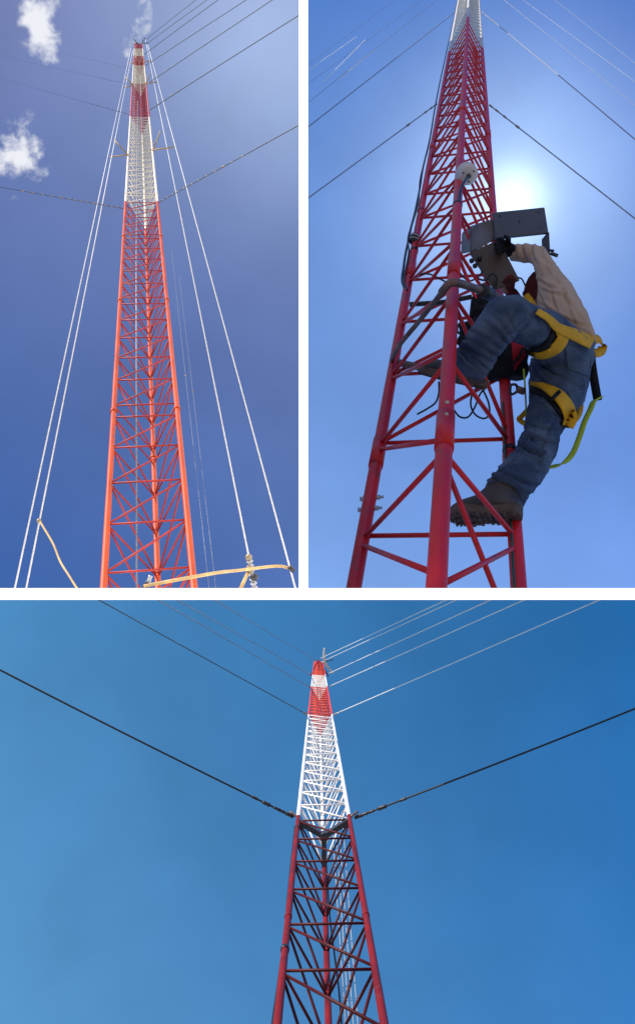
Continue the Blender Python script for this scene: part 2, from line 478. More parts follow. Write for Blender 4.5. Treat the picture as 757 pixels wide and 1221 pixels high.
gA_('short beaded guy wire at the foot of the upper faded red band', (156, 137), (-30, 85), r=.008, r1=.0012, mt='wire_grey', clamps=[(.05, 1), .1, .14, .18, .22, (.25, 1.3), .29], dz=.8)
gA_('faint beaded guy wire level with the small crossarms', (158, 101.5), (-20, 62), r=.007, r1=.001, mt='wire_grey', clamps=[.06, .12, (.17, 1.2)], dz=.8)
gA_('faintest guy wire running under the small cloud by the mast top', (160, 83), (-20, 42), r=.006, r1=.001, mt='wire_grey', clamps=[.05, .12], dz=.8)

def long_wire(label, p0, p1, r0, r1, group='pale antenna wires hanging beside the orange mast', mt='wire_white', cat='wire'):
    # parallel to mast A: depth goes as 1 / (row - vanishing row)
    zb = 3.95; k = zb * (700 + 8)
    a = at(p0[0], p0[1], k / (p0[1] + 8)); b = at(p1[0], p1[1], k / (p1[1] + 8))
    bm = bmesh.new(); tube(bm, [a, a.lerp(b, .5), b], [r0, (r0 + r1) / 2, r1], 8)
    return tag(done('antenna_wire', bm, mt), label, cat, group)
long_wire('outer pale wire of the close pair by the bent yellow rod', (156.6, 57), (17.2, 706), .0088, .0042)
long_wire('inner pale wire of the close pair, clamped to the bent yellow rod', (158.6, 60), (30.8, 706), .0088, .0042)
long_wire('inner pale wire of the wide pair, ending at the grey insulator', (173.6, 47), (296.4, 662), .0088, .0042)
long_wire('outer pale wire of the wide pair, reaching the end of the yellow pipe', (176.6, 54), (353.5, 706), .0088, .0042)
bm = bmesh.new(); zc0 = lambda y: 4.15 * 708 / (y + 8)
tube(bm, [at(163.2, 705, zc0(705)), at(162.8, 300, zc0(300)), at(164.5, 120, zc0(120))], [.0042, .006, .012], 8)
tag(done('down_lead', bm, 'wire_grey'), 'grey lead running straight down inside the orange lattice mast', 'cable')
for x0, y0_, x1, y1_, lab in ((205, 300, 250, 706, 'hair-thin dark beaded line just beside the orange mast'), (214, 330, 258, 706, 'hair-thin dark beaded line a little farther from the orange mast')):
    wire('far_line', lab, 'wire', (x0, y0_, 30), (x1, y1_, 4.3), .0045, 'wire_grey', 0, [.2, .4, .62, .8], 'faint far lines behind the orange mast', r1=.0011, cr=2)

# spreader arms on mast A
for pts in (((131, 187.3), (154, 184.5)), ((136.6, 166.8), (153, 185)), ((208, 175.5), (181, 179)), ((191.5, 156.5), (183, 178)),
            ((147.6, 104), (160, 102.2)), ((150.2, 92), (159, 102)), ((188, 97.4), (172, 100)), ((179, 88), (174, 99.6)),
            ((153.6, 75.8), (163, 74)), ((180.2, 72.4), (170, 74)), ((158.6, 52.8), (165, 51.6)), ((159, 45.8), (163.6, 51.4)), ((173, 45.2), (169.6, 51.2)), ((177.2, 51), (169.5, 51.6))):
    y = pts[1][1]; z = A.z('R', y) * .985
    px = .62 if y > 150 else (.5 if y > 90 else .42)
    tube_obj('spreader_arm', [at(pts[0][0], pts[0][1], z), at(pts[1][0], pts[1][1], z)], px * 1.2 * z / 1000, 'yellow_pipe' if y > 60 else 'darksteel', A.root, 8)

# --- guy wires of mast B
gB = 'steel guy wires of the crimson mast'
def gB_(label, leg, p0, p1, z1, r, mt='wire_grey', clamps=(), z0=None):
    z0 = z0 or B.z(leg, p0[1])
    return wire('guy_wire', label, 'guy wire', (p0[0], p0[1], z0), (p1[0], p1[1], z1), r * .8, mt, .003, clamps, gB)
gB_('lower steel guy from the crimson mast to the wall, clamped near the mast', 'L', (520.5, 124), (361.5, 240.5), 6.2, .0062, clamps=[.01, .05, .1, (.25, 1.2)])
gB_('lower steel guy on the sunny side of the crimson mast', 'R', (583, 125), (800, 295), 6.0, .0062, clamps=[.01, .05, .1, (.18, 1.2)])
gB_('upper steel guy from the white part of the crimson mast to the wall', 'L', (543, 14), (361.5, 156), 8.5, .0075, clamps=[.02, .08])
gB_('upper steel guy from the white part, leaving away from the wall', 'R', (574, 14), (800, 203), 8.0, .0075, clamps=[.02, .08, .12])
def faint(label, p0, p1, z0, z1, r, mt='wire_grey'):
    r *= .55
    wire('guy_wire', label, 'guy wire', (p0[0], p0[1], z0), (p1[0], p1[1], z1), r, mt, .002, (), 'thin far guy wires over the climber')
faint('thin far wire reaching the wall closest over the upper steel guy', (533, -10), (361.5, 127), 14, 11, .0055)
faint('thin far wire in the middle of the three meeting the wall', (517, -10), (361.5, 104), 15, 11.5, .005)
faint('thin far wire topmost of the three meeting the wall', (497, -20), (361.5, 82), 16, 11.7, .0045)
faint('thin far wire nearest over the upper steel guy away from the wall', (588, -10), (790, 152), 14, 11, .005)
faint('thin far wire in the middle of the three away from the wall', (612, -8), (790, 122), 15, 11, .0045)
faint('thin far wire topmost of the three away from the wall', (648, -10), (790, 102), 16, 11, .0042)
for lab, p0, p1 in (('pale streak painted as a far wire glint, lowest of three beside the wall', (449, 57.5), (404, 94)), ('pale streak painted as a far wire glint, in the middle of three beside the wall', (435.5, 47.5), (386, 97)), ('pale streak painted as a far wire glint, topmost of three beside the wall', (425, 44), (361.5, 88))):  # glints on the far wires, made as separate pale pieces
    wire('guy_wire', lab, 'guy wire', (*p0, 13), (*p1, 11.5), .0045, 'wire_white', .001, (), 'thin far guy wires over the climber')  # pale pieces standing for glints on the far wires

# --- guy wires of mast C
gC = 'guy wires of the dark red and white mast'
def gC_(label, p0, p1, z1, r, mt, clamps=(), r1=None, sag=.006, cm='insul', z0=None):
    return wire('guy_wire', label, 'guy wire', (p0[0], p0[1], z0 or C.z('L', p0[1])), (p1[0], p1[1], z1), r, mt, sag, clamps, gC, r1, cm)
gC_('black guy wire sloping up from the bracket to the picture edge under the orange mast', (350, 974), (-80, 757), 9.2, .0105, 'wire_black', [(.012, 1.3), (.035, 1.1), .05, (.08, 1.3), .115], cm='darksteel')
gC_('black guy wire sloping up from the bracket under the crimson mast', (423, 975), (830, 815), 9.2, .0105, 'wire_black', [(.012, 1.3), (.03, 1.1), .05, (.085, 1.4), .15], cm='darksteel')
zs = {852: C.z('L', 852), 820: C.z('L', 820), 805: C.z('L', 805), 787: C.z('L', 789)}
gC_('pale guy wire lowest of those rising to the ledge under the climber', (398, 852), (722, 712), 4.4, .0125, 'wire_white', [.01, .035, (.05, 1.2), .11], .0029, 0)
gC_('pale guy wire second lowest under the climber', (393.5, 818), (632, 712), 4.4, .0145, 'wire_white', [.02, .06], .0029, 0)
gC_('pale guy wire third lowest under the climber', (392, 803), (592, 712), 4.4, .016, 'wire_white', [.03, .06], .0029, 0)
gC_('pale guy wire second highest under the climber', (388, 787), (551, 712), 4.4, .018, 'wire_white', [.05], .0026, 0, z0=zs[787])
gC_('pale guy wire topmost under the climber', (382, 785), (539, 712), 4.4, .018, 'wire_white', [], .0026, 0, z0=zs[787])
gC_('dark thin guy wire lowest of those rising to the ledge under the orange mast', (366, 852), (112, 712), 4.4, .014, 'wire_dark', [.01, .03, (.06, 1.2)], .0030, 0)
gC_('grey thin guy wire second lowest under the orange mast', (370, 820), (183, 712), 4.4, .016, 'wire_grey', [.02, .05], .0028, 0)
gC_('grey thin guy wire third lowest under the orange mast', (369.5, 804), (205, 712), 4.4, .018, 'wire_grey', [.05, .1], .0026, 0)
gC_('grey thin guy wire topmost under the orange mast', (377, 788), (250, 712), 4.4, .018, 'wire_grey', [.04], .0026, 0, z0=zs[787])
# pale conductors and black cable inside mast C
for i, (x0, x1) in enumerate(((396, 411.5), (400, 416), (404, 421), (409, 426.5))):
    k = C.z('A', 1100) * (1100 - 750)
    a, b = at(x0, 985, k / (985 - 750)), at(x1 + 3, 1260, k / (1260 - 750))
    bm = bmesh.new(); tube(bm, [a, b], [.006, .0028], 8)
    tag(done('antenna_wire', bm, 'wire_mid'), ('pale wire behind the dark red lattice, next to its rear leg', 'pale wire behind the dark red lattice, second from its rear leg', 'pale wire behind the dark red lattice, third from its rear leg', 'pale wire behind the dark red lattice, farthest from its rear leg')[i], 'wire', 'pale wires behind the dark red mast')
def cable(name, label, pts, r, mt='blackgloss', group=None, n=8):
    o = tube_obj(name, spline([at(*p) for p in pts], n), r, mt)
    return tag(o, label, 'cable', group)
zz = lambda y: C.z('L', y) * 1.01
cable('feed_cable', 'black cable strapped along the leg of the dark red mast', [(352.2, 985, zz(985)), (348.5, 1020, zz(1020)), (343, 1075, zz(1075)), (342, 1090, zz(1090)), (335.5, 1150, zz(1150)), (326.5, 1215, zz(1215)), (322, 1260, zz(1260))], .0125)
za2 = lambda y: C.z('A', y)
cable('feed_cable', 'thin black cable hanging inside the dark red mast', [(388.5, 1020, za2(1020)), (392, 1075, za2(1075)), (394, 1100, za2(1100)), (399, 1140, za2(1140)), (404, 1180, za2(1180)), (408, 1230, za2(1230))], .008)

# ------------------------------------------------------------------ yellow pipes and fittings at the foot of mast A
zY = 3.6
def pipe(name, label, pts, r, mt='yellow_pipe'):
    return tag(tube_obj(name, spline([at(x, y, z) for x, y, z in pts], 8), r, mt, segs=12), label, 'pipe')
p1 = pipe('bent_rod', 'slim bent yellow rod clamped to the pale wire pair', [(47.3, 620.5, 4.35), (53, 630, 4.3), (64, 649, 4.2), (72, 669, 4.1), (83, 687, 4.0), (95, 706, 3.9)], .0050)
ball_obj('clamp', at(47, 621, 4.35), .013, 'insul', p1)
p2 = pipe('yellow_pipe', 'long curved yellow pipe passing in front of the orange mast', [(172, 699, 3.35), (192, 695, 3.35), (230, 688, 3.35), (262, 682.5, 3.5), (290, 679.5, 3.75), (318, 676, 3.9), (335, 675.2, 3.95), (348, 678.5, 3.98)], .0070)
bmx = bmesh.new(); zi = 3.95
tube(bmx, [at(344.5, 675.5, zi), at(350.5, 681.5, zi)], .012, 10); done('clamp', bmx, 'darksteel', p2)
bmx = bmesh.new(); tube(bmx, [at(294, 676.5, zi - .1), at(301, 681.5, zi - .1)], .016, 10); done('clamp', bmx, 'insul', p2)
tube_obj('branch', [at(296.5, 681, 3.86), at(291.5, 692, 3.8), at(285.5, 705, 3.75)], .0085, 'yellow_pipe', p2, 10)
bmx = bmesh.new()
prof, ax = [], (at(304, 704, 3.97) - at(296.4, 662, 3.97))
Ln = ax.length
for i in range(9):
    h = Ln * i / 8; prof += [(.008, h), (.0165, h + Ln * .03), (.0165, h + Ln * .07), (.008, h + Ln * .1)]
lathe(bmx, prof, ax, at(296.4, 662, 3.97), 12)
ins = tag(done('strain_insulator', bmx, 'steel'), 'grey ribbed strain insulator at the lower end of a pale wire', 'insulator')
ball_obj('shackle', at(296.6, 664.5, 3.96), .017, 'insul', ins); ball_obj('shackle', at(303, 688, 3.94), .02, 'darksteel', ins)
bmx = bmesh.new(); tube(bmx, [at(172.5, 700, 3.4), at(177.8, 693.5, 3.38)], .0105, 10, mi=0); tube(bmx, [at(177.6, 693.8, 3.38), at(178.9, 689, 3.37), at(180, 686.5, 3.37)], [.009, .0075, .0095], 10, mi=1)
tag(done('pipe_valve', bmx, ['darksteel', 'steel']), 'small black and grey fitting at the end of the curved yellow pipe', 'fitting')

# ------------------------------------------------------------------ gear on mast B
zBn = lambda y: B.z('A', y)
zBl = lambda y: B.z('L', y)
zBr = lambda y: B.z('R', y)
# round white receiver on the near leg
rx = empty('round_receiver', 'round off-white receiver dome strapped to the crimson mast', 'receiver')
c = at(556, 207, zBn(207) - .16); axis = (-F * .80 - U * .52 + R * .12).normalized(); k = zBn(207) / 1000
bmx = bmesh.new(); lathe(bmx, [(3 * k, 9 * k), (9.5 * k, 8 * k), (11.4 * k, 6.5 * k), (11.9 * k, 4 * k), (11.2 * k, 3.4 * k), (11.2 * k, 2.4 * k), (12.4 * k, 2 * k), (12.4 * k, -2 * k), (10.5 * k, -5 * k), (6 * k, -7.5 * k), (1 * k, -8 * k)], axis, c, 32)
done('housing', bmx, 'radome', rx)
bmx = bmesh.new(); lathe(bmx, [(2.8 * k, 8.5 * k), (2.4 * k, 11 * k), (1.4 * k, 11.5 * k)], axis, c - U * 1 * k, 12); done('cable_gland', bmx, 'blackgloss', rx)
bmx = bmesh.new()
for a in range(3):
    o = axis.orthogonal().normalized(); q = o * math.cos(a * 2.1 + .4) + axis.cross(o) * math.sin(a * 2.1 + .4)
    lathe(bmx, [(1.0 * k, 7.6 * k), (1.0 * k, 9.3 * k), (.5 * k, 9.6 * k)], axis, c + q * 7 * k, 8)
done('screw', bmx, 'darksteel', rx)
tube_obj('lead', spline([c + axis * 11 * k, at(553, 217, zBn(215) - .2), at(549, 226, zBn(225) - .14), at(547, 238, zBn(238) - .06), at(545, 252, zBn(250) - .04)], 6), .006, 'blackgloss', rx)
# black feeder down the outer leg
def off(leg, y, dx, dz=-.03): 
    p = B.pt(leg, B.row(leg, y)); return (CX + FPX * p.x / p.z + dx, y, p.z + dz)
cable('feed_cable', 'black feed cable clipped along the outer crimson leg beside the wall', [off('L', y, dx) for y, dx in ((-10, -2), (40, -3), (70, -4), (95, -5), (130, -5.5), (165, -5), (200, -7), (222, -6.5), (250, -7), (270, -8.5), (287, -9), (305, -9.5), (318, -9), (334, -8), (346, -2), (352, 2))], .0062)
cable('feed_cable', 'second thinner black cable looping beside the outer crimson leg', [off('L', y, dx, -.06) for y, dx in ((180, -5), (212, -8), (240, -5), (262, -7), (283, -10), (300, -6), (318, -6), (334, -6), (346, 0))], .0042)
jx = empty('cable_joint', 'black cable joint with pale rings on the outer crimson leg', 'cable joint')
pj = at(493.5, 285, zBl(285) - .07); aj = (at(495, 278, zBl(280)) - at(492, 292, zBl(280))).normalized(); k2 = zBl(285) / 1000
bmx = bmesh.new(); lathe(bmx, [(2 * k2, -7 * k2), (4.6 * k2, -6 * k2), (5.2 * k2, -2 * k2), (5.2 * k2, 3 * k2), (4.4 * k2, 6 * k2), (2 * k2, 7 * k2)], aj, pj, 18); done('sleeve', bmx, 'blackgloss', jx)
for h in (.5, 4.2):
    bmx = bmesh.new(); lathe(bmx, [(5 * k2, (h - .5) * k2), (5.5 * k2, (h - .3) * k2), (5.5 * k2, (h + .3) * k2), (5 * k2, (h + .5) * k2)], aj, pj, 18); done('ring', bmx, 'radome', jx)
# rusty bent arm
za = lambda y: B.z('A', y) - .05
arm = tag(tube_obj('curved_bracket', spline([at(466.5, 431, zBl(430) - .02), at(475, 413, 2.95), at(497, 386, 2.82), at(517, 361, 2.68), at(529, 345, 2.60), at(537, 337.5, 2.575), at(548, 338, 2.60), at(565, 343.5, 2.70), at(582, 350, 2.80), at(600, 357, 2.92)], 8), [.0085] * 30 + [.013] * 43, 'rust', segs=12), 'bent brown steel arm hooked round the near crimson leg', 'bracket')
bmx = bmesh.new(); tube(bmx, [at(574, 346, 2.74), at(584, 351, 2.80)], .022, 12); done('clamp', bmx, 'darksteel', arm)
# foot bar
tag(tube_obj('foot_bar', [at(474, 432, zBl(432) + .0), at(495, 437, 3.0), at(520, 441, 3.02)], .0135, 'rust', segs=10), 'short brown foot bar across the crimson mast under the toe of a boot', 'bar')
# loose wires
loopg = 'loose black wires inside the crimson mast'
zl = 2.75
cable('loose_wire', 'black wire loop dangling under the raised boot', [(571, 458, zl), (563, 470, zl), (561, 483, zl), (566, 494, zl), (576, 499, zl), (583, 494, zl), (582, 480, zl), (576, 466, zl), (572, 458, zl)], .0032, group=loopg)
cable('loose_wire', 'black wire with a dark tag hanging below the raised boot', [(523, 455, zl), (523, 468, zl), (519, 480, zl), (508, 488, zl), (497, 494, zl)], .0032, group=loopg)
cable('loose_wire', 'long black wire curve crossing under the raised boot', [(540, 488, zl), (548, 497, zl), (558, 497, zl), (566, 485, zl), (572, 470, zl), (581, 460, zl)], .0032, group=loopg)
cable('loose_wire', 'thin black wire sagging across the lattice beside the bent arm', [(500, 327, 3.3), (512, 327, 3.3), (525, 333, 3.3), (540, 341, 3.3)], .0034, group=loopg)
cable('loose_wire', 'pair of dark wires running level behind the bent arm', [(488, 363, 3.4), (505, 362, 3.4), (530, 360, 3.4), (562, 354, 3.4)], .010, group=loopg)
cable('loose_wire', 'black wire curl above the tool pouch', [(560, 318, 3.3), (567, 330, 3.3), (578, 334, 3.3), (586, 326, 3.3), (592, 332, 3.3), (588, 345, 3.3)], .0042, group=loopg)
cable('loose_wire', 'black wire from the small clip into the lattice above the pouch', [(545, 322, 3.3), (553, 331, 3.3), (560, 335, 3.3), (570, 330, 3.3), (576, 322, 3.3)], .0036, group=loopg)
cable('loose_wire', 'green wire taped down the far crimson leg', [(599, 480, zBr(480) - .04), (601, 520, zBr(520) - .04), (603, 560, zBr(560) - .04), (609, 630, zBr(630) - .04), (611, 670, zBr(670) - .04), (613, 700, zBr(700) - .04)], .0035, 'green', loopg)
bmx = bmesh.new()
for x, y in ((562, 311), (566, 317), (571, 308)): ball(bmx, at(x, y, 3.35), .012, 1)
tag(done('cable_clip', bmx, 'blackgloss'), 'small black cable clip on the lattice beside the silver box', 'clip')

# ------------------------------------------------------------------ open equipment box
bx = empty('equipment_box', 'open grey metal equipment box held over the climber', 'equipment box')
zb = 3.42
def slab(name, quad_, th, m, parent, bevel=.004):
    return prism(name, [at(*q) for q in quad_], F * th, m, parent, bevel)
lid = slab('lid', [(587.5, 253, zb), (649, 246.8, zb + .03), (653.8, 277.6, zb), (590, 284.3, zb - .03)], .022, 'lid', bx)
bmx = bmesh.new()
for x, y in ((596, 257.5), (641, 253.3), (643.5, 270.8), (596.5, 275), (619, 264)):
    lathe(bmx, [(.0030, 0), (.0030, .004), (.0015, .005)], -F, at(x, y, zb - .002 - (.012 if y > 265 else 0)), 8)
done('screw', bmx, 'darksteel', lid)
slab('flange', [(652.2, 277, zb - .01), (654.4, 276.8, zb - .01), (655.8, 307.5, zb + .0), (653.6, 309.8, zb + .0)], .09, 'darksteel', bx, .001)
bmx = bmesh.new(); tube(bmx, [at(655, 298.5, zb), at(660, 299, zb)], .005, 8); tube(bmx, [at(656, 302, zb), at(664.5, 305, zb)], .0075, 8); done('latch', bmx, 'darksteel', bx)
# silver body: top face towards us with depth, brown door hanging from it
bmx = bmesh.new()
q = [at(561, 274, zb + .02), at(570, 266, zb + .04), at(588.5, 261, zb + .03), at(590.5, 285.5, zb), at(575, 294, zb - .01), at(560, 301, zb - .02)]
v = [bmx.verts.new(p) for p in q]; w = [bmx.verts.new(p + F * .22 + U * .06) for p in q]
bmx.faces.new(v); bmx.faces.new(list(reversed(w)))
for i in range(6): bmx.faces.new((v[i], w[i], w[(i + 1) % 6], v[(i + 1) % 6]))
bmesh.ops.bevel(bmx, geom=list(bmx.edges), offset=.004, segments=2, affect='EDGES')
done('shell', bmx, 'alu', bx)
slab('door', [(559.8, 300.6, zb - .05), (594.5, 285.6, zb - .04), (619.5, 334, zb - .11), (589.6, 345.8, zb - .12)], .018, 'brown', bx, .003)
tube_obj('cord', spline([at(617.5, 331, zb - .1), at(622, 333, zb - .08), at(626, 341, zb - .05), at(631, 349, zb)], 6), .0032, 'blackgloss', bx)
tube_obj('bracket', [at(577, 285, zb + .15), at(590, 283, zBr(283) - .01)], .012, 'darksteel', bx)

# ------------------------------------------------------------------ body modelling helpers
def blob(chains, voxel, smooth=5, extra=None):
    """Union of tapered sphere chains -> one continuous remeshed surface (world coordinates)."""
    bm = bmesh.new()
    for ch in chains:
        for i in range(len(ch) - 1):
            a, b = ch[i], ch[i + 1]
            pa, pb = at(*a[:3]), at(*b[:3])
            ra, rb = a[3] * a[2] / 1000, b[3] * b[2] / 1000
            sa, sb = (a[4] if len(a) > 4 else 1), (b[4] if len(b) > 4 else 1)
            n = max(2, int((pb - pa).length / (.22 * min(ra, rb))))
            for j in range(n + 1):
                f = j / n
                if i and j == 0: continue
                ball(bm, pa.lerp(pb, f), ra + (rb - ra) * f, 2, (1, 1, sa + (sb - sa) * f), ROT)
    if extra: extra(bm)
    me = bpy.data.meshes.new('tmp'); bm.to_mesh(me); bm.free()
    o = bpy.data.objects.new('tmp', me); COL.objects.link(o)
    r = o.modifiers.new('r', 'REMESH'); r.mode = 'VOXEL'; r.voxel_size = voxel; r.use_smooth_shade = True
    s = o.modifiers.new('s', 'SMOOTH'); s.iterations = smooth; s.factor = .5
    dg = bpy.context.evaluated_depsgraph_get(); dg.update()
    res = bpy.data.meshes.new_from_object(o.evaluated_get(dg))
    bpy.data.objects.remove(o); bpy.data.meshes.remove(me)
    return res
def folds(me, amp, freq, axis_fn, seed=0.0, mask=None):
    nrm = [v.normal.copy() for v in me.vertices]
    for v, n in zip(me.vertices, nrm):
        p = v.co; ax = axis_fn(p)
        al = p.dot(ax); q = (p - ax * al * .0)
        w = noise.noise(q * 5 + Vector((seed, 3, 1))) * .9
        x = noise.noise(Vector((al * freq + w * 2.2, q.x * 3.5 + seed, q.z * 3.0)))
        y = 1 - abs(x) * 3.2
        y = y * y if y > 0 else y * .8
        y = max(-.8, y)
        k = mask(p) if mask else 1
        v.co = p + n * (amp * k * y + amp * .5 * noise.noise(q * 14 + Vector((seed, 0, 0))))
    me.update()
def cut(me, co, no, cap=True):
    bm = bmesh.new(); bm.from_mesh(me)
    g = bmesh.ops.bisect_plane(bm, geom=bm.verts[:] + bm.edges[:] + bm.faces[:], plane_co=co, plane_no=no, clear_outer=True)
    if cap:
        ed = [e for e in g['geom_cut'] if isinstance(e, bmesh.types.BMEdge)]
        try: bmesh.ops.holes_fill(bm, edges=ed)
        except Exception: pass
    bm.to_mesh(me); bm.free()
def cut_local(me, co, no, rad):
    """Cut a limb end flat: only faces within rad of co are affected."""
    bm = bmesh.new(); bm.from_mesh(me)
    vs = [v for v in bm.verts if (v.co - co).length < rad]
    S = set(vs)
    geom = vs + [e for e in bm.edges if all(x in S for x in e.verts)] + [f for f in bm.faces if all(x in S for x in f.verts)]
    g = bmesh.ops.bisect_plane(bm, geom=geom, plane_co=co, plane_no=no, clear_outer=True)
    ed = [e for e in bm.edges if e.is_boundary]
    if ed: bmesh.ops.holes_fill(bm, edges=ed)
    bm.to_mesh(me); bm.free()
def bvh_of(me): return BVHTree.FromPolygons([v.co.copy() for v in me.vertices], [tuple(p.vertices) for p in me.polygons])
def drape(tree, px, py, lift=.004, zdef=None):
    d = dirw(px, py)
    h = tree.ray_cast(CAM, d)
    if h[0] is None:
        if zdef is None: return None
        return at(px, py, zdef)
    return h[0] - d * lift
def ribbon(name, tree, path, m, parent, lift=.005, th=.004, n=6):
    P = spline([Vector((p[0], p[1], p[2])) for p in path], n)
    bm = bmesh.new(); rows = []; zl_ = None
    for i, p in enumerate(P):
        t = (P[min(i + 1, len(P) - 1)] - P[max(i - 1, 0)]); t = Vector((t.x, t.y)).normalized(); nn = Vector((-t.y, t.x))
        row = []
        for s in (-1, -.5, 0, .5, 1):
            x, y = p.x + nn.x * p.z * s, p.y + nn.y * p.z * s
            q = drape(tree, x, y, lift)
            if q is None:
                q = at(x, y, zl_) if zl_ else None
            else:
                zl_ = (q - CAM).dot(F) + .004
            row.append(q)
        rows.append(row)
    good = next(q for r_ in rows for q in r_ if q is not None); gz = (good - CAM).dot(F)
    vs = []
    for p, row in zip(P, rows):
        vs.append([bm.verts.new(q if q is not None else at(p.x, p.y, gz)) for q in row])
    for i in range(len(vs) - 1):
        for j in range(4):
            f = bm.faces.new((vs[i][j], vs[i][j + 1], vs[i + 1][j + 1], vs[i + 1][j])); f.smooth = True
    o = done(name, bm, m, parent)
    s = o.modifiers.new('s', 'SOLIDIFY'); s.thickness = th; s.offset = 0
    return o
def strap3d(name, pts, halfpx, m, parent, side=None, th=.004):
    """Free hanging ribbon through 3D points; width lies along `side`."""
    P = spline([at(*p) for p in pts], 8)
    bm = bmesh.new(); vs = []
    for i, p in enumerate(P):
        t = (P[min(i + 1, len(P) - 1)] - P[max(i - 1, 0)]).normalized()
        view = (p - CAM).normalized()
        s = t.cross(view).normalized() if side is None else (side - t * side.dot(t)).normalized()
        w = s * halfpx * (p - CAM).dot(F) / 1000
        vs.append((bm.verts.new(p - w), bm.verts.new(p + w)))
    for i in range(len(vs) - 1):
        f = bm.faces.new((vs[i][0], vs[i][1], vs[i + 1][1], vs[i + 1][0])); f.smooth = True
    o = done(name, bm, m, parent)
    s = o.modifiers.new('s', 'SOLIDIFY'); s.thickness = th; s.offset = 0
    return o

def creases(me, segs, depth=.011, wpx=4.2):
    """Press cloth folds (given along view rays, with a raised lip beside each) into the surface."""
    nrm = [v.normal.copy() for v in me.vertices]
    for v, n in zip(me.vertices, nrm):
        q = v.co - CAM; z = q.dot(F); px = CX + FPX * q.dot(R) / z; py = CY - FPX * q.dot(U) / z
        if n.dot(q) > 0: continue
        tot = 0
        for (x0, y0, x1, y1, k) in segs:
            dx, dy = x1 - x0, y1 - y0; L = math.hypot(dx, dy)
            t = ((px - x0) * dx + (py - y0) * dy) / (L * L)
            if t < -.15 or t > 1.15: continue
            bow = 2.2 * math.sin(math.pi * max(0, min(1, t))) + 1.2 * noise.noise(Vector((px * .12, py * .12, x0)))
            dd = ((px - x0) * dy - (py - y0) * dx) / L + bow
            if abs(dd) > 14: continue
            fade = max(0, min(1, (t + .15) / .3)) * max(0, min(1, (1.15 - t) / .45))
            tot += k * fade * (-math.exp(-(dd / (wpx * .55)) ** 2) + .75 * math.exp(-((dd - wpx * 1.25) / wpx) ** 2) + .35 * math.exp(-((dd + wpx * 1.5) / wpx) ** 2))
        v.co = v.co + n * depth * tot
    me.update()
# ------------------------------------------------------------------ the climber
# body under the clothes: one continuous surface with head, arms and hands
def fingers(bm, wrist, palm_end, spread, curl, r, lens):
    """palm then five curled finger chains rooted in the palm"""
    pass
HEADC = (649, 351, 3.36)
def head_extra(bm):
    c = at(*HEADC); r = 24 * 3.36 / 1000
    ball(bm, c, r, 3, (.92, 1.12, 1.0), ROT)
    face = (-R * .85 + U * .25 + F * .35).normalized()
    ball(bm, c + face * r * .98 - U * r * .1, r * .17, 2)          # nose
    ball(bm, c + face * r * .72 - U * r * .62, r * .34, 2)         # chin
    ball(bm, c + face * r * .86 - U * r * .42, r * .16, 2)         # lips
    side = face.cross(U).normalized()
    for s in (-1, 1):
        ball(bm, c + side * s * r * .9, r * .2, 2, (.5, 1.3, .9), ROT)   # ears
        ball(bm, c + face * r * .84 + side * s * r * .36 + U * r * .12, r * .15, 2)   # brow/eye bulge
def hand_chains(palm, dirs):
    return [[(palm[0], palm[1], palm[2], palm[3])] + d for d in dirs]
zh = 3.4
left_hand = [
    [(613, 355, 3.40, 6.5), (609, 349, 3.40, 6.5), (606, 344, 3.40, 6)],
    [(604, 345, 3.37, 2.6), (601, 339, 3.33, 2.5), (603, 334, 3.28, 2.3)],
    [(606, 343, 3.36, 2.6), (604, 336, 3.31, 2.5), (606, 331, 3.26, 2.3)],
    [(608, 342, 3.36, 2.6), (607, 335, 3.31, 2.5), (609, 330, 3.26, 2.3)],
    [(610, 343, 3.37, 2.5), (611, 337, 3.32, 2.3), (612, 333, 3.28, 2.1)],
    [(603, 349, 3.38, 2.8), (599, 346, 3.34, 2.6), (599, 341, 3.31, 2.3)],
]
body_chains = [
    [(675, 432, 2.86, 27), (684, 400, 2.98, 21), (667, 372, 3.08, 20), (662, 348, 3.15, 18), (655, 350, 3.28, 10), HEADC + (12,)],
    [(662, 345, 3.16, 12), (647, 312, 3.27, 9), (640, 302, 3.34, 7), (611, 300, 3.40, 6.5), (604, 297, 3.42, 7)],
    [(655, 352, 3.3, 11), (636, 372, 3.42, 9), (622, 368, 3.42, 7.5), (613, 355, 3.40, 6.5)],
    [(672, 430, 2.84, 24), (650, 397, 2.72, 19), (606, 376, 2.42, 16), (590, 396, 2.43, 15), (566, 432, 2.48, 11)],
    [(668, 445, 2.84, 26), (650, 505, 2.58, 16), (634, 550, 2.40, 15), (606, 588, 2.26, 11)],
] + left_hand
person = link('person', blob(body_chains, .006, 3, head_extra), 'skin')
tag(person, 'man in jeans, beige shirt and yellow harness climbing the crimson mast', 'person')

# jeans
jeans_chains = [
    [(690, 410, 2.98, 18, 1.3), (676, 432, 2.86, 28.5, 1.2), (668, 442, 2.84, 35.5, 1.05), (664, 465, 2.76, 33, 1.05), (655, 490, 2.65, 26, 1.1), (648, 510, 2.56, 22, 1.1), (642, 530, 2.49, 22, 1.1), (630, 554, 2.39, 24.5, 1.05), (615, 572, 2.32, 26.5), (602, 592, 2.25, 26.5), (596, 601, 2.22, 26.5)],
    [(676, 425, 2.84, 32, 1.1), (650, 397, 2.66, 26.5, 1.1), (625, 385, 2.52, 24, 1.1), (609, 374, 2.43, 23.5, 1.05), (600, 378, 2.41, 24), (590, 392, 2.42, 25), (577, 409, 2.43, 24), (567, 425, 2.46, 22.5), (561, 438, 2.48, 21.5), (556, 447, 2.50, 21)],
]
jm = blob(jeans_chains, .0048, 6)
axu = lambda p: (U * .55 + R * .5).normalized()
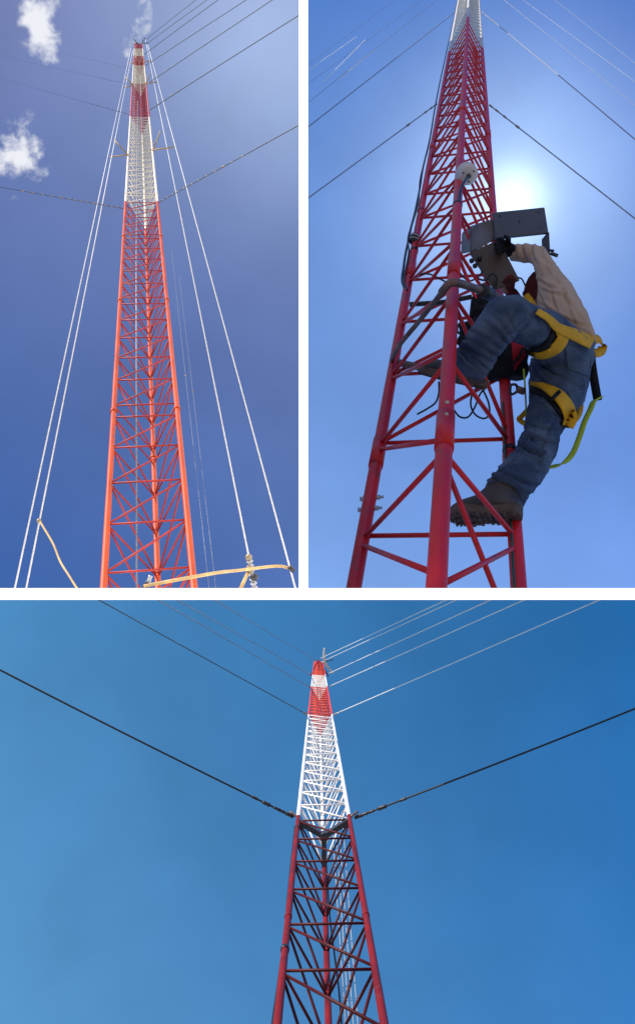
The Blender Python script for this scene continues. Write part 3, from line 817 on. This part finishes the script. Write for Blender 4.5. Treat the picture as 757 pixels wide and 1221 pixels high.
def jmask(p):
    v = p - CAM; z = v.dot(F); px = CX + FPX * v.dot(R) / z; py = CY - FPX * v.dot(U) / z
    k = .35
    for (x, y, rr) in ((602, 370, 30), (604, 400, 22), (560, 430, 28), (605, 580, 32), (640, 530, 32), (640, 425, 30), (690, 480, 25)):
        k = max(k, 1.15 - math.hypot(px - x, py - y) / rr * .8)
    return k
folds(jm, .0085, 15, axu, 2.0, jmask)
creases(jm, [(604, 410, 578, 384, 1), (609, 403, 586, 376, .8), (613, 396, 596, 366, .7), (590, 425, 552, 404, 1), (586, 434, 548, 414, 1.1), (598, 418, 560, 394, .8), (580, 442, 560, 424, .7),
    (636, 424, 664, 446, 1), (632, 432, 656, 462, .9), (631, 446, 650, 470, .7), (620, 402, 646, 392, .7), (628, 411, 655, 404, .8), (634, 418, 660, 412, .8), (612, 398, 632, 380, .6),
    (626, 520, 664, 528, 1), (618, 531, 657, 546, 1), (632, 507, 668, 512, .7), (624, 513, 650, 536, .7), (584, 568, 634, 590, 1.1), (592, 559, 642, 580, .9), (580, 577, 612, 596, .8), (606, 545, 650, 566, .6),
    (640, 478, 676, 500, .6), (670, 452, 700, 462, .5), (652, 440, 690, 456, .4), (660, 500, 640, 560, .5), (618, 370, 600, 400, .5), (640, 380, 612, 372, .5)], .0105, 2.7)
cuff1, cuff1n = at(599, 590.5, 2.25), (at(593, 606, 2.19) - at(606, 580, 2.28)).normalized()
cuff2, cuff2n = at(562, 438, 2.48), (at(555, 450, 2.51) - at(570, 424, 2.45)).normalized()
cut_local(jm, cuff1, cuff1n, .14)
cut_local(jm, cuff2, cuff2n, .13)
jeans = link('jeans', jm, 'denim', person)
jt = bvh_of(jm)
# pockets, seams and hems lie on the denim
def panel(name, poly, m, parent, tree, lift=.004, th=.004, res=14):
    xs = [p[0] for p in poly]; ys = [p[1] for p in poly]
    (a, b, c_, d_) = [Vector(p) for p in poly]
    bm = bmesh.new(); g = []
    for i in range(res + 1):
        row = []
        for j in range(res + 1):
            u, v = i / res, j / res
            q = a * (1 - u) * (1 - v) + b * u * (1 - v) + c_ * u * v + d_ * (1 - u) * v
            w = drape(tree, q.x, q.y, lift)
            row.append(bm.verts.new(w) if w is not None else None)
        g.append(row)
    for i in range(res):
        for j in range(res):
            f = (g[i][j], g[i + 1][j], g[i + 1][j + 1], g[i][j + 1])
            if all(f): bm.faces.new(f).smooth = True
    loose = [v for v in bm.verts if not v.link_faces]
    bmesh.ops.delete(bm, geom=loose, context='VERTS')
    o = done(name, bm, m, parent)
    s = o.modifiers.new('s', 'SOLIDIFY'); s.thickness = th; s.offset = 0
    return o
panel('pocket', [(672, 407), (702, 425), (701, 449), (676, 440)], 'denim', jeans, jt, .003)
panel('pocket', [(676, 469), (700, 463), (692, 481), (684, 488)], 'denim', jeans, jt, .003)
def seam(path, w=.0016, m='denim_edge', name='seam'):
    pts = [drape(jt, x, y, .0015) for x, y in [tuple(q) for q in [(p.x, p.y) for p in spline([Vector((x, y, 0)) for x, y in path], 8)]]]
    pts = [p for p in pts if p is not None]
    if len(pts) > 2: tube_obj(name, pts, w, m, jeans, 6)
seam([(672, 408), (702, 426), (700, 449)]); seam([(672, 408), (676, 440), (700, 450)])
seam([(646, 432), (660, 444), (684, 450), (700, 449)])
seam([(645, 460), (648, 485), (642, 505), (630, 525), (615, 545), (596, 562), (583, 580)])
seam([(636, 378), (622, 385), (603, 402), (585, 425)])
seam([(676, 469), (700, 463)]); seam([(677, 470), (685, 487)])
seam([(578, 580), (590, 591), (606, 598), (622, 602)], .003, 'denim_edge', 'hem')
seam([(547, 420), (556, 432), (568, 441), (581, 445)], .003, 'denim_edge', 'hem')

# shirt
shirt_chains = [
    [(693, 404, 2.98, 17, 1.4), (680, 390, 3.0, 23.5, 1.3), (667, 371, 3.08, 25.5, 1.3), (662, 352, 3.14, 21.5, 1.3), (657, 336, 3.18, 16, 1.2), (647, 314, 3.26, 11.5), (641, 304, 3.33, 10.5), (627, 302, 3.37, 11.2), (613, 301, 3.40, 10), (606, 300, 3.41, 10)],
    [(690, 405, 2.99, 18, 1.4), (701, 410, 2.96, 8, 1.6)],
    [(660, 346, 3.2, 15), (655, 350, 3.30, 12), (640, 371, 3.42, 10.5), (626, 371, 3.43, 9.5), (617, 362, 3.42, 8.5)],
]
sm = blob(shirt_chains, .0045, 5)
folds(sm, .0022, 17, lambda p: (U * .8 + R * .35).normalized(), 9.0, lambda p: .9)
creases(sm, [(644, 362, 692, 388, 1), (648, 346, 674, 352, .8), (641, 334, 670, 346, .9), (652, 374, 702, 399, 1), (622, 290, 630, 314, .9), (633, 290, 640, 316, .9), (644, 297, 657, 318, .8), (660, 316, 640, 328, 1),
    (670, 340, 692, 402, .8), (656, 346, 676, 396, .8), (662, 330, 686, 372, .7), (642, 350, 660, 376, .7), (650, 318, 668, 340, .5), (614, 292, 618, 312, .6), (664, 385, 700, 408, .8)], .0075, 2.6)
cut_local(sm, at(611, 301, 3.40), (at(604, 299, 3.41) - at(620, 302, 3.38)).normalized(), .07)
shirt = link('shirt', sm, 'jacket', person); st = bvh_of(sm)
# sleeve of the other arm is maroon-brown at the cuff
bm_ = blob([[tuple(q[:3]) + (q[3] + .8,) for q in ch] for ch in left_hand[1:5]] + [[(608, 348, 3.39, 6.8), (606, 343, 3.38, 6.6)]], .003, 2); link('glove', bm_, 'maroon', person)
bm_ = blob([[(624, 368, 3.41, 8.6), (615, 359, 3.40, 8.4), (610, 351, 3.40, 8)]], .004, 2); link('cuff', bm_, 'maroon', person)
# cap
def cap_extra(bm):
    c = at(*HEADC); r = 24 * 3.36 / 1000
    ball(bm, c + U * .012, r * 1.06, 3, (.95, 1.1, 1.02), ROT)
    face = (-R * .85 + U * .25 + F * .35).normalized()
cm = blob([], .006, 2, cap_extra) if False else None
bmx = bmesh.new(); cap_extra(bmx); me = bpy.data.meshes.new('cap'); bmesh.ops.recalc_face_normals(bmx, faces=bmx.faces); bmx.to_mesh(me); bmx.free()
bmx = bmesh.new(); bmx.from_mesh(me)
bmesh.ops.bisect_plane(bmx, geom=bmx.verts[:] + bmx.edges[:] + bmx.faces[:], plane_co=at(*HEADC) - U * .045, plane_no=(-U - F * .2).normalized(), clear_outer=True)
bmx.to_mesh(me); bmx.free()
link('cap', me, 'maroon', person)

# glove gripping the box, five fingers
gl = [
    [(611, 300, 3.39, 8), (605, 297, 3.40, 8.5), (600, 293, 3.40, 7.5)],
    [(601, 289, 3.39, 3.0), (597, 285, 3.36, 2.9), (593, 286, 3.33, 2.6)],
    [(600, 292, 3.38, 3.0), (594, 289, 3.35, 2.9), (590, 291, 3.31, 2.6)],
    [(600, 296, 3.38, 3.0), (595, 294, 3.34, 2.8), (591, 297, 3.31, 2.5)],
    [(602, 300, 3.38, 2.8), (597, 299, 3.35, 2.6), (594, 302, 3.32, 2.3)],
    [(606, 291, 3.38, 3.2), (606, 285, 3.34, 3.0), (602, 282, 3.31, 2.6)],
]
link('glove', blob(gl, .0035, 2), 'black', person)

# boots
def boot(chains, cutco, cutno, sole_poly, down, th):
    bmsh = blob(chains, .005, 3)
    cut(bmsh, cutco, cutno)
    b = link('boot', bmsh, 'leather', person)
    bm = bmesh.new()
    P = [at(*p) for p in sole_poly]
    ctr = sum(P, Vector()) / len(P)
    v = [bm.verts.new(p) for p in P]; w = [bm.verts.new(p + down * th) for p in P]
    bm.faces.new(v); bm.faces.new(list(reversed(w)))
    n = len(P)
    for i in range(n): bm.faces.new((v[i], w[i], w[(i + 1) % n], v[(i + 1) % n]))
    so = done('sole', bm, 'sole', b)
    # tread lugs
    bm = bmesh.new()
    half = n // 2
    for i in range(1, half):
        a, c_ = P[i], P[n - i] if i < n else P[0]
        for f0, f1 in ((.04, .3), (.37, .63), (.7, .96)):
            x0, x1 = a.lerp(c_, f0), a.lerp(c_, f1)
            along = (P[i + 1] - P[i - 1]).normalized() * .0075
            q = [x0 - along, x1 - along, x1 + along, x0 + along]
            vv = [bm.verts.new(p + down * (th - .001)) for p in q]; ww = [bm.verts.new(p * 1.0 + down * (th + .007)) for p in q]
            bm.faces.new(vv); bm.faces.new(list(reversed(ww)))
            for k_ in range(4): bm.faces.new((vv[k_], ww[k_], ww[(k_ + 1) % 4], vv[(k_ + 1) % 4]))
    done('tread', bm, 'sole', so)
    return b
def sole_from(heel, toe, width, down, npt=11):
    """foot outline polygon (world) from heel point to toe point"""
    a, b = at(*heel), at(*toe); ax = (b - a); L = ax.length; ax.normalize()
    down = (down - ax * down.dot(ax)).normalized(); s = ax.cross(down).normalized()
    prof = [(0.0, .18), (.06, .36), (.18, .44), (.32, .39), (.48, .38), (.62, .47), (.74, .53), (.86, .46), (.95, .28), (1.0, .1)]
    left = [a + ax * (L * f) + s * (w * width) for f, w in prof]; right = [a + ax * (L * f) - s * (w * width) for f, w in prof]
    return left + list(reversed(right)), down
def mkboot(heel, toe, width, downv, upper, cutco, cutno):
    poly, down = sole_from(heel, toe, width, downv)
    bmsh = blob(upper, .005, 3)
    cut(bmsh, (at(*heel) + at(*toe)) / 2 + down * .004, down)
    b = link('boot', bmsh, 'leather', person)
    def inflate(th0, th1, grow, name, parent, m):
        bm = bmesh.new(); c_ = sum(poly, Vector()) / len(poly)
        v = [bm.verts.new(c_ + (p - c_) * grow + down * th0) for p in poly]; w = [bm.verts.new(c_ + (p - c_) * (grow * .985) + down * th1) for p in poly]
        bm.faces.new(v); bm.faces.new(list(reversed(w))); n = len(poly)
        for i in range(n): bm.faces.new((v[i], w[i], w[(i + 1) % n], v[(i + 1) % n]))
        return done(name, bm, m, parent)
    so = inflate(-.006, .014, 1.05, 'sole', b, 'sole')
    n = len(poly); bm = bmesh.new()
    for i in range(1, n // 2 - 1):
        for f_ in (0, .5):
            hl = .016 + .007 * random.random()
            a = poly[i].lerp(poly[i + 1], f_); c_ = poly[n - 1 - i].lerp(poly[n - 2 - i], f_)
            al = (poly[i + 1] - poly[i]).normalized() * .0052
            for f0, f1 in ((.0, .26), (.36, .64), (.74, 1.0)):
                q = [a.lerp(c_, f0) - al, a.lerp(c_, f1) - al, a.lerp(c_, f1) + al, a.lerp(c_, f0) + al]
                vv = [bm.verts.new(p + down * .013) for p in q]; ww = [bm.verts.new(p + down * hl) for p in q]
                bm.faces.new(vv); bm.faces.new(list(reversed(ww)))
                for k_ in range(4): bm.faces.new((vv[k_], ww[k_], ww[(k_ + 1) % 4], vv[(k_ + 1) % 4]))
    done('tread', bm, 'sole', so)
    return b
zf = 2.2
mkboot((620, 611, 2.20), (535, 613, 2.27), .098, (-U * .90 - F * .40 - R * .05),
       [[(598, 585, 2.27, 21), (600, 598, 2.24, 20), (603, 606, 2.22, 17)], [(608, 606, 2.21, 16), (590, 602, 2.23, 17), (572, 604, 2.25, 15.5), (556, 607, 2.26, 13.5), (545, 610, 2.27, 10.5)], [(598, 590, 2.26, 20), (578, 600, 2.25, 15)]],
       None, None)
mkboot((575, 455, 2.56), (504, 440, 2.79), .096, (-U * .93 - F * .32 + R * .10),
       [[(566, 430, 2.48, 15), (564, 444, 2.52, 14), (566, 450, 2.55, 12)], [(568, 450, 2.56, 11), (552, 445, 2.63, 12), (536, 441, 2.69, 11), (521, 438, 2.74, 10), (511, 437, 2.77, 7.5)], [(562, 436, 2.53, 14), (545, 440, 2.65, 11)]],
       None, None)

# harness (worn): pads, straps, back loop, lanyard
har = bpy.data.objects.new('harness', None); COL.objects.link(har); har.parent = person
jst = bvh_of(jm)
def merged(*ms):
    V, P_ = [], []
    for m_ in ms:
        o_ = len(V); V += [v.co.copy() for v in m_.vertices]; P_ += [tuple(i + o_ for i in p.vertices) for p in m_.polygons]
    return BVHTree.FromPolygons(V, P_)
both = merged(jm, sm)
ribbon('pad', both, [(660, 388, 3), (662, 397, 6), (658, 408, 7), (648, 417, 6), (638, 420, 5), (631, 417, 4)], 'black', har, .005, .008)
ribbon('pad', both, [(633, 463, 6), (650, 468, 6), (664, 480, 7), (676, 496, 7), (672, 508, 5)], 'black', har, .005, .008)
ribbon('strap', both, [(640, 371, 3.5), (654, 380, 4), (665, 391, 5.5), (684, 399, 7), (702, 407, 7.5), (706, 409, 7.5)], 'yellow', har, .034)
ribbon('strap', both, [(668, 394, 6.5), (671, 402, 6.5), (664, 414, 6.5), (652, 422, 5), (641, 424, 3.5), (630, 420, 2.5)], 'yellow', har, .026)
ribbon('strap', both, [(632, 457, 1.5), (642, 459, 3), (652, 463, 5), (666, 472, 7), (676, 485, 7.5), (680, 499, 7.5), (677, 509, 6.5)], 'yellow', har, .026)
ribbon('strap_band', both, [(660.5, 470, 7.5), (663.5, 473, 7.5)], 'black', har, .031)
# thigh strap tail behind, waist loop standing off the back, front buckle
strap3d('strap', [(681, 504, 2.72), (688, 496, 2.78), (691, 486, 2.84), (690, 478, 2.88)], 4, 'yellow', har)
strap3d('strap', [(703, 409, 2.93), (712, 404, 2.98), (717.5, 410, 3.02), (716, 419, 3.0), (704, 422, 2.94)], 5.5, 'yellow', har, side=(U * .9 + F * .5))
strap3d('strap', [(629.5, 488, 2.75), (622, 496, 2.74), (618.5, 500, 2.74), (626, 505, 2.74), (630, 500, 2.74)], 3, 'yellow', har)
strap3d('strap', [(626, 352, 3.28), (632, 360, 3.22), (636, 367, 3.16), (640, 371, 3.1)], 4.5, 'yellow', har)
# black webbing coming down the back and the lime lanyard hanging from it
strap3d('webbing', [(704, 422, 2.94), (705, 434, 2.93), (708, 454, 2.92), (712, 477, 2.90)], 5.0, 'black', har, th=.012)
strap3d('lanyard', [(717, 474, 2.9), (708, 478, 2.88), (703, 489, 2.86), (696, 504, 2.84), (690, 522, 2.83), (682, 541, 2.84), (670, 553, 2.86), (655, 557, 2.89)], 3.3, 'lime', har, side=(R * .85 - F * .2 + U * .42))
strap3d('lanyard', [(624, 440, 2.78), (626, 470, 2.74), (627, 495, 2.72), (625.5, 506, 2.72)], 1.1, 'lime', har)
tube_obj('hook', spline([at(608, 463, 2.74), at(609, 459, 2.74), at(615, 459, 2.74), at(616, 466, 2.74), at(611, 470, 2.74), at(608, 468, 2.74), at(608, 463, 2.74)], 5), .0045, 'darksteel', har)
tube_obj('buckle', [at(616, 464, 2.73), at(625, 467, 2.73)], .012, 'rust', har)

# tool bag and pouch between the man and the mast
bagm = blob([[(617, 402, 2.93, 13), (611, 420, 2.92, 20), (604, 432, 2.92, 23), (596, 440, 2.92, 17), (585, 446, 2.92, 11)], [(604, 432, 2.92, 20), (615, 440, 2.92, 15)]], .007, 3)
folds(bagm, .006, 14, lambda p: U, 4, lambda p: 1)
bag = tag(link('tool_bag', bagm, 'black'), 'black tool bag with a red panel hanging behind the raised leg', 'bag')
bt = bvh_of(bagm)
panel('bag_panel', [(609, 408), (621, 399), (626, 424), (613, 441)], 'redcloth', bag, bt, .006, .006)
pts = [drape(bt, x, y, .013) for x, y in ((623, 415), (619, 425), (612, 433), (610, 434))]
tube_obj('piping', [p for p in pts if p is not None], .005, 'black', bag)
tube_obj('bag_strap', spline([at(617, 395, 2.9), at(624, 385, 2.95), at(633, 374, 3.0)], 6), .006, 'black', bag)
bmx = bmesh.new()
pm = blob([[(573, 360, 3.08, 9), (575, 375, 3.06, 13), (570, 388, 3.04, 12), (563, 396, 3.02, 10)], [(566, 388, 3.03, 12), (554, 389, 3.03, 8)], [(556, 395, 3.02, 7), (551, 410, 3.0, 5)]], .007, 3)
folds(pm, .01, 22, lambda p: U, 6, lambda p: 1)
pouch = tag(link('tool_pouch', pm, 'black'), 'black fabric tool pouch strapped inside the lattice below the bent arm', 'pouch')
prism('flap', [at(563, 352, 3.05), at(579, 356, 3.05), at(582, 378, 3.03), at(560, 378, 3.03)], F * .03, 'black', pouch, .006)
tube_obj('zip_pull', spline([at(551, 383, 2.98), at(546, 388, 2.97), at(545, 395, 2.97), at(549, 399, 2.98)], 5), .004, 'blackgloss', pouch)

# ------------------------------------------------------------------ sun and sky
SUNV = Vector((-.60, .775, .20)).normalized()
sund = (R * SUNV.x + U * SUNV.y + F * SUNV.z).normalized()
sun = bpy.data.lights.new('sun', 'SUN'); sun.energy = 3.2; sun.angle = math.radians(.5); sun.color = (1.0, .95, .87)
so = bpy.data.objects.new('sun', sun); so.rotation_euler = sund.to_track_quat('Z', 'Y').to_euler(); COL.objects.link(so)
el = math.asin(sund.z); azim = math.atan2(sund.x, sund.y)
print('SUN elevation', math.degrees(el), 'azimuth', math.degrees(azim))

w = bpy.data.worlds.new('World'); scn.world = w; w.use_nodes = True
nt = w.node_tree; nt.nodes.clear()
N = nt.nodes.new; LK = nt.links.new
def val(n, i, v): n.inputs[i].default_value = v
out = N('ShaderNodeOutputWorld'); bg = N('ShaderNodeBackground')
sky = N('ShaderNodeTexSky'); sky.sky_type = 'NISHITA'; sky.sun_disc = False
sky.sun_elevation = el; sky.sun_rotation = azim; sky.air_density = 1.0; sky.dust_density = .4; sky.ozone_density = 1.0
STR = .10
val(bg, 'Strength', STR)
tc = N('ShaderNodeTexCoord'); DIR = tc.outputs['Generated']
def dot(v):
    n = N('ShaderNodeVectorMath'); n.operation = 'DOT_PRODUCT'; LK(DIR, n.inputs[0]); n.inputs[1].default_value = v; return n.outputs['Value']
def mrange(x, a, b, c=0.0, d=1.0, smooth=True):
    n = N('ShaderNodeMapRange'); n.interpolation_type = 'SMOOTHSTEP' if smooth else 'LINEAR'; n.clamp = True
    LK(x, n.inputs['Value']); val(n, 'From Min', a); val(n, 'From Max', b); val(n, 'To Min', c); val(n, 'To Max', d); return n.outputs['Result']
def mathn(op, a, b):
    n = N('ShaderNodeMath'); n.operation = op
    for i, x in enumerate((a, b)):
        if isinstance(x, (int, float)): n.inputs[i].default_value = x
        else: LK(x, n.inputs[i])
    return n.outputs[0]
def mix(f, a, b):
    n = N('ShaderNodeMix'); n.data_type = 'RGBA'
    if isinstance(f, (int, float)): n.inputs[0].default_value = f
    else: LK(f, n.inputs[0])
    for i, x in ((6, a), (7, b)):
        if isinstance(x, tuple): n.inputs[i].default_value = (*x, 1)
        else: LK(x, n.inputs[i])
    return n.outputs[2]
SKY_RAW = False
def lin(r, g, b): return tuple(((c / 255 + .055) / 1.055) ** 2.4 if c > 10 else c / 255 / 12.92 for c in (r, g, b))
# measured clear-sky radiance of the plain Nishita sky near the zenith, used to express the air's tint as a filter
NISH = (1.0, 1.0, 1.0)
EXPO = 0.8
FIT = {}
FIT['A'] = [(0.9056, 0.9962, 1.4203), (1.2109, 0.9252, 0.8814), (0.9707, 0.254, -0.3166), (1.4177, 1.1562, 0.7628)]
FIT['B'] = [(1.7712, 2.0631, 2.4737), (-0.754, -0.7379, -0.1586), (-2.1842, -2.0507, -1.7364), (3.2851, 2.516, 1.6065)]
FIT['C'] = [(0.3716, 1.0878, 1.4296), (-0.6196, -0.7955, -0.4503), (-0.0962, 0.315, 0.4754)]
EAST, NORTH = mrange(dot(R), -.35, .35, -.35, .35, False), mrange(dot(U), -.6, .6, -.6, .6, False)
def vscale(v, s):
    n = N('ShaderNodeVectorMath'); n.operation = 'SCALE'; n.inputs[0].default_value = v
    LK(s, n.inputs['Scale']); return n.outputs[0]
def vop(op, a, b):
    n = N('ShaderNodeVectorMath'); n.operation = op
    for i, x in enumerate((a, b)):
        if isinstance(x, tuple): n.inputs[i].default_value = x
        else: LK(x, n.inputs[i])
    return n.outputs[0]
def lobe(d, s):
    """bell around a sky direction, s in radians"""
    c = mathn('SUBTRACT', 1.0, dot(d)); e = mathn('MULTIPLY', c, -1.0 / s ** 2)
    return mathn('POWER', math.e, e)
def field(key, lobes):
    c = FIT[key]
    v = vop('ADD', vscale(c[1], EAST), c[0]); v = vop('ADD', v, vscale(c[2], NORTH))
    for k_, (d, s) in zip(c[3:], lobes): v = vop('ADD', v, vscale(k_, lobe(d, s)))
    v = vop('MAXIMUM', v, (.15, .3, .5)); return vop('MINIMUM', v, (9.0, 9.0, 9.0))
# thin drifting veil so the air is not perfectly even
nz = N('ShaderNodeTexNoise'); nz.inputs['Scale'].default_value = 7; nz.inputs['Detail'].default_value = 5; nz.inputs['Roughness'].default_value = .5
LK(DIR, nz.inputs['Vector'])
veil = mrange(nz.outputs['Fac'], .35, .7, .94, 1.08, False)
tA_, tB_, tC_ = field('A', [(dirw(350, 60), .11)]), field('B', [(dirw(613, 235), .10)]), field('C', [])
core = lobe(dirw(611, 240), .024)
tB_ = vop('ADD', tB_, vscale((6.5, 4.8, 3.0), core))
nW = (R - F * ((361.75 - CX) / FPX)).normalized(); nL = (U - F * ((CY - 708.25) / FPX)).normalized()
fAB = mrange(dot(nW), -.006, .006); fC = mrange(dot(nL), -.0075, .0075)
tint = mix(fC, tC_, mix(fAB, tA_, tB_))
tint = vop('MULTIPLY', tint, mix(veil, (0, 0, 0), (1, 1, 1))) if False else tint
vv = N('ShaderNodeVectorMath'); vv.operation = 'SCALE'; LK(tint, vv.inputs[0]); LK(veil, vv.inputs['Scale'])
air = vop('MULTIPLY', vv.outputs[0], sky.outputs[0])
# small fair-weather clouds over the orange mast
cn = N('ShaderNodeTexNoise'); cn.inputs['Scale'].default_value = 38; cn.inputs['Detail'].default_value = 12; cn.inputs['Roughness'].default_value = .54; cn.inputs['Distortion'].default_value = .12
LK(DIR, cn.inputs['Vector'])
cloud = None
for (x, y, sx, sy, ang, k_) in ((42, 30, .013, .030, .25, .98), (22, 188, .019, .025, -.5, .98), (50, 16, .012, .016, 0, .8), (160, 34, .009, .022, -.5, .62), (8, 214, .011, .012, 0, .8), (168, 18, .008, .014, -.3, .7)):
    d = dirw(x, y)
    e1 = (R * math.cos(ang) + U * math.sin(ang)); e1 = (e1 - d * e1.dot(d)).normalized(); e2 = d.cross(e1).normalized()
    a, b2 = mathn('DIVIDE', dot(e1), sx), mathn('DIVIDE', dot(e2), sy)
    q = mathn('ADD', mathn('MULTIPLY', a, a), mathn('MULTIPLY', b2, b2))
    front = mrange(dot(d), .9, .95)
    m_ = mathn('MULTIPLY', mathn('MULTIPLY', mathn('POWER', math.e, mathn('MULTIPLY', q, -.5)), front), k_)
    cloud = m_ if cloud is None else mathn('MAXIMUM', cloud, m_)
dens = mrange(mathn('ADD', mathn('MULTIPLY', cloud, .60), mathn('MULTIPLY', mathn('SUBTRACT', cn.outputs['Fac'], .5), mrange(cloud, .01, .30, 0, 2.1))), .22, .72)
k_ = .92 / 2 ** EXPO / STR
air = mix(dens, air, (k_ * .93, k_ * .95, k_ * 1.02))
LK(air, bg.inputs['Color'])
if SKY_RAW:
    LK(sky.outputs[0], bg.inputs['Color'])
LK(bg.outputs[0], out.inputs[0])

# ------------------------------------------------------------------ colour management
vs = scn.view_settings
vs.view_transform = 'Standard'; vs.look = 'None'; vs.exposure = EXPO; vs.gamma = 1.0; vs.use_curve_mapping = False
scn.render.film_transparent = False
scn.cycles.max_bounces = 6
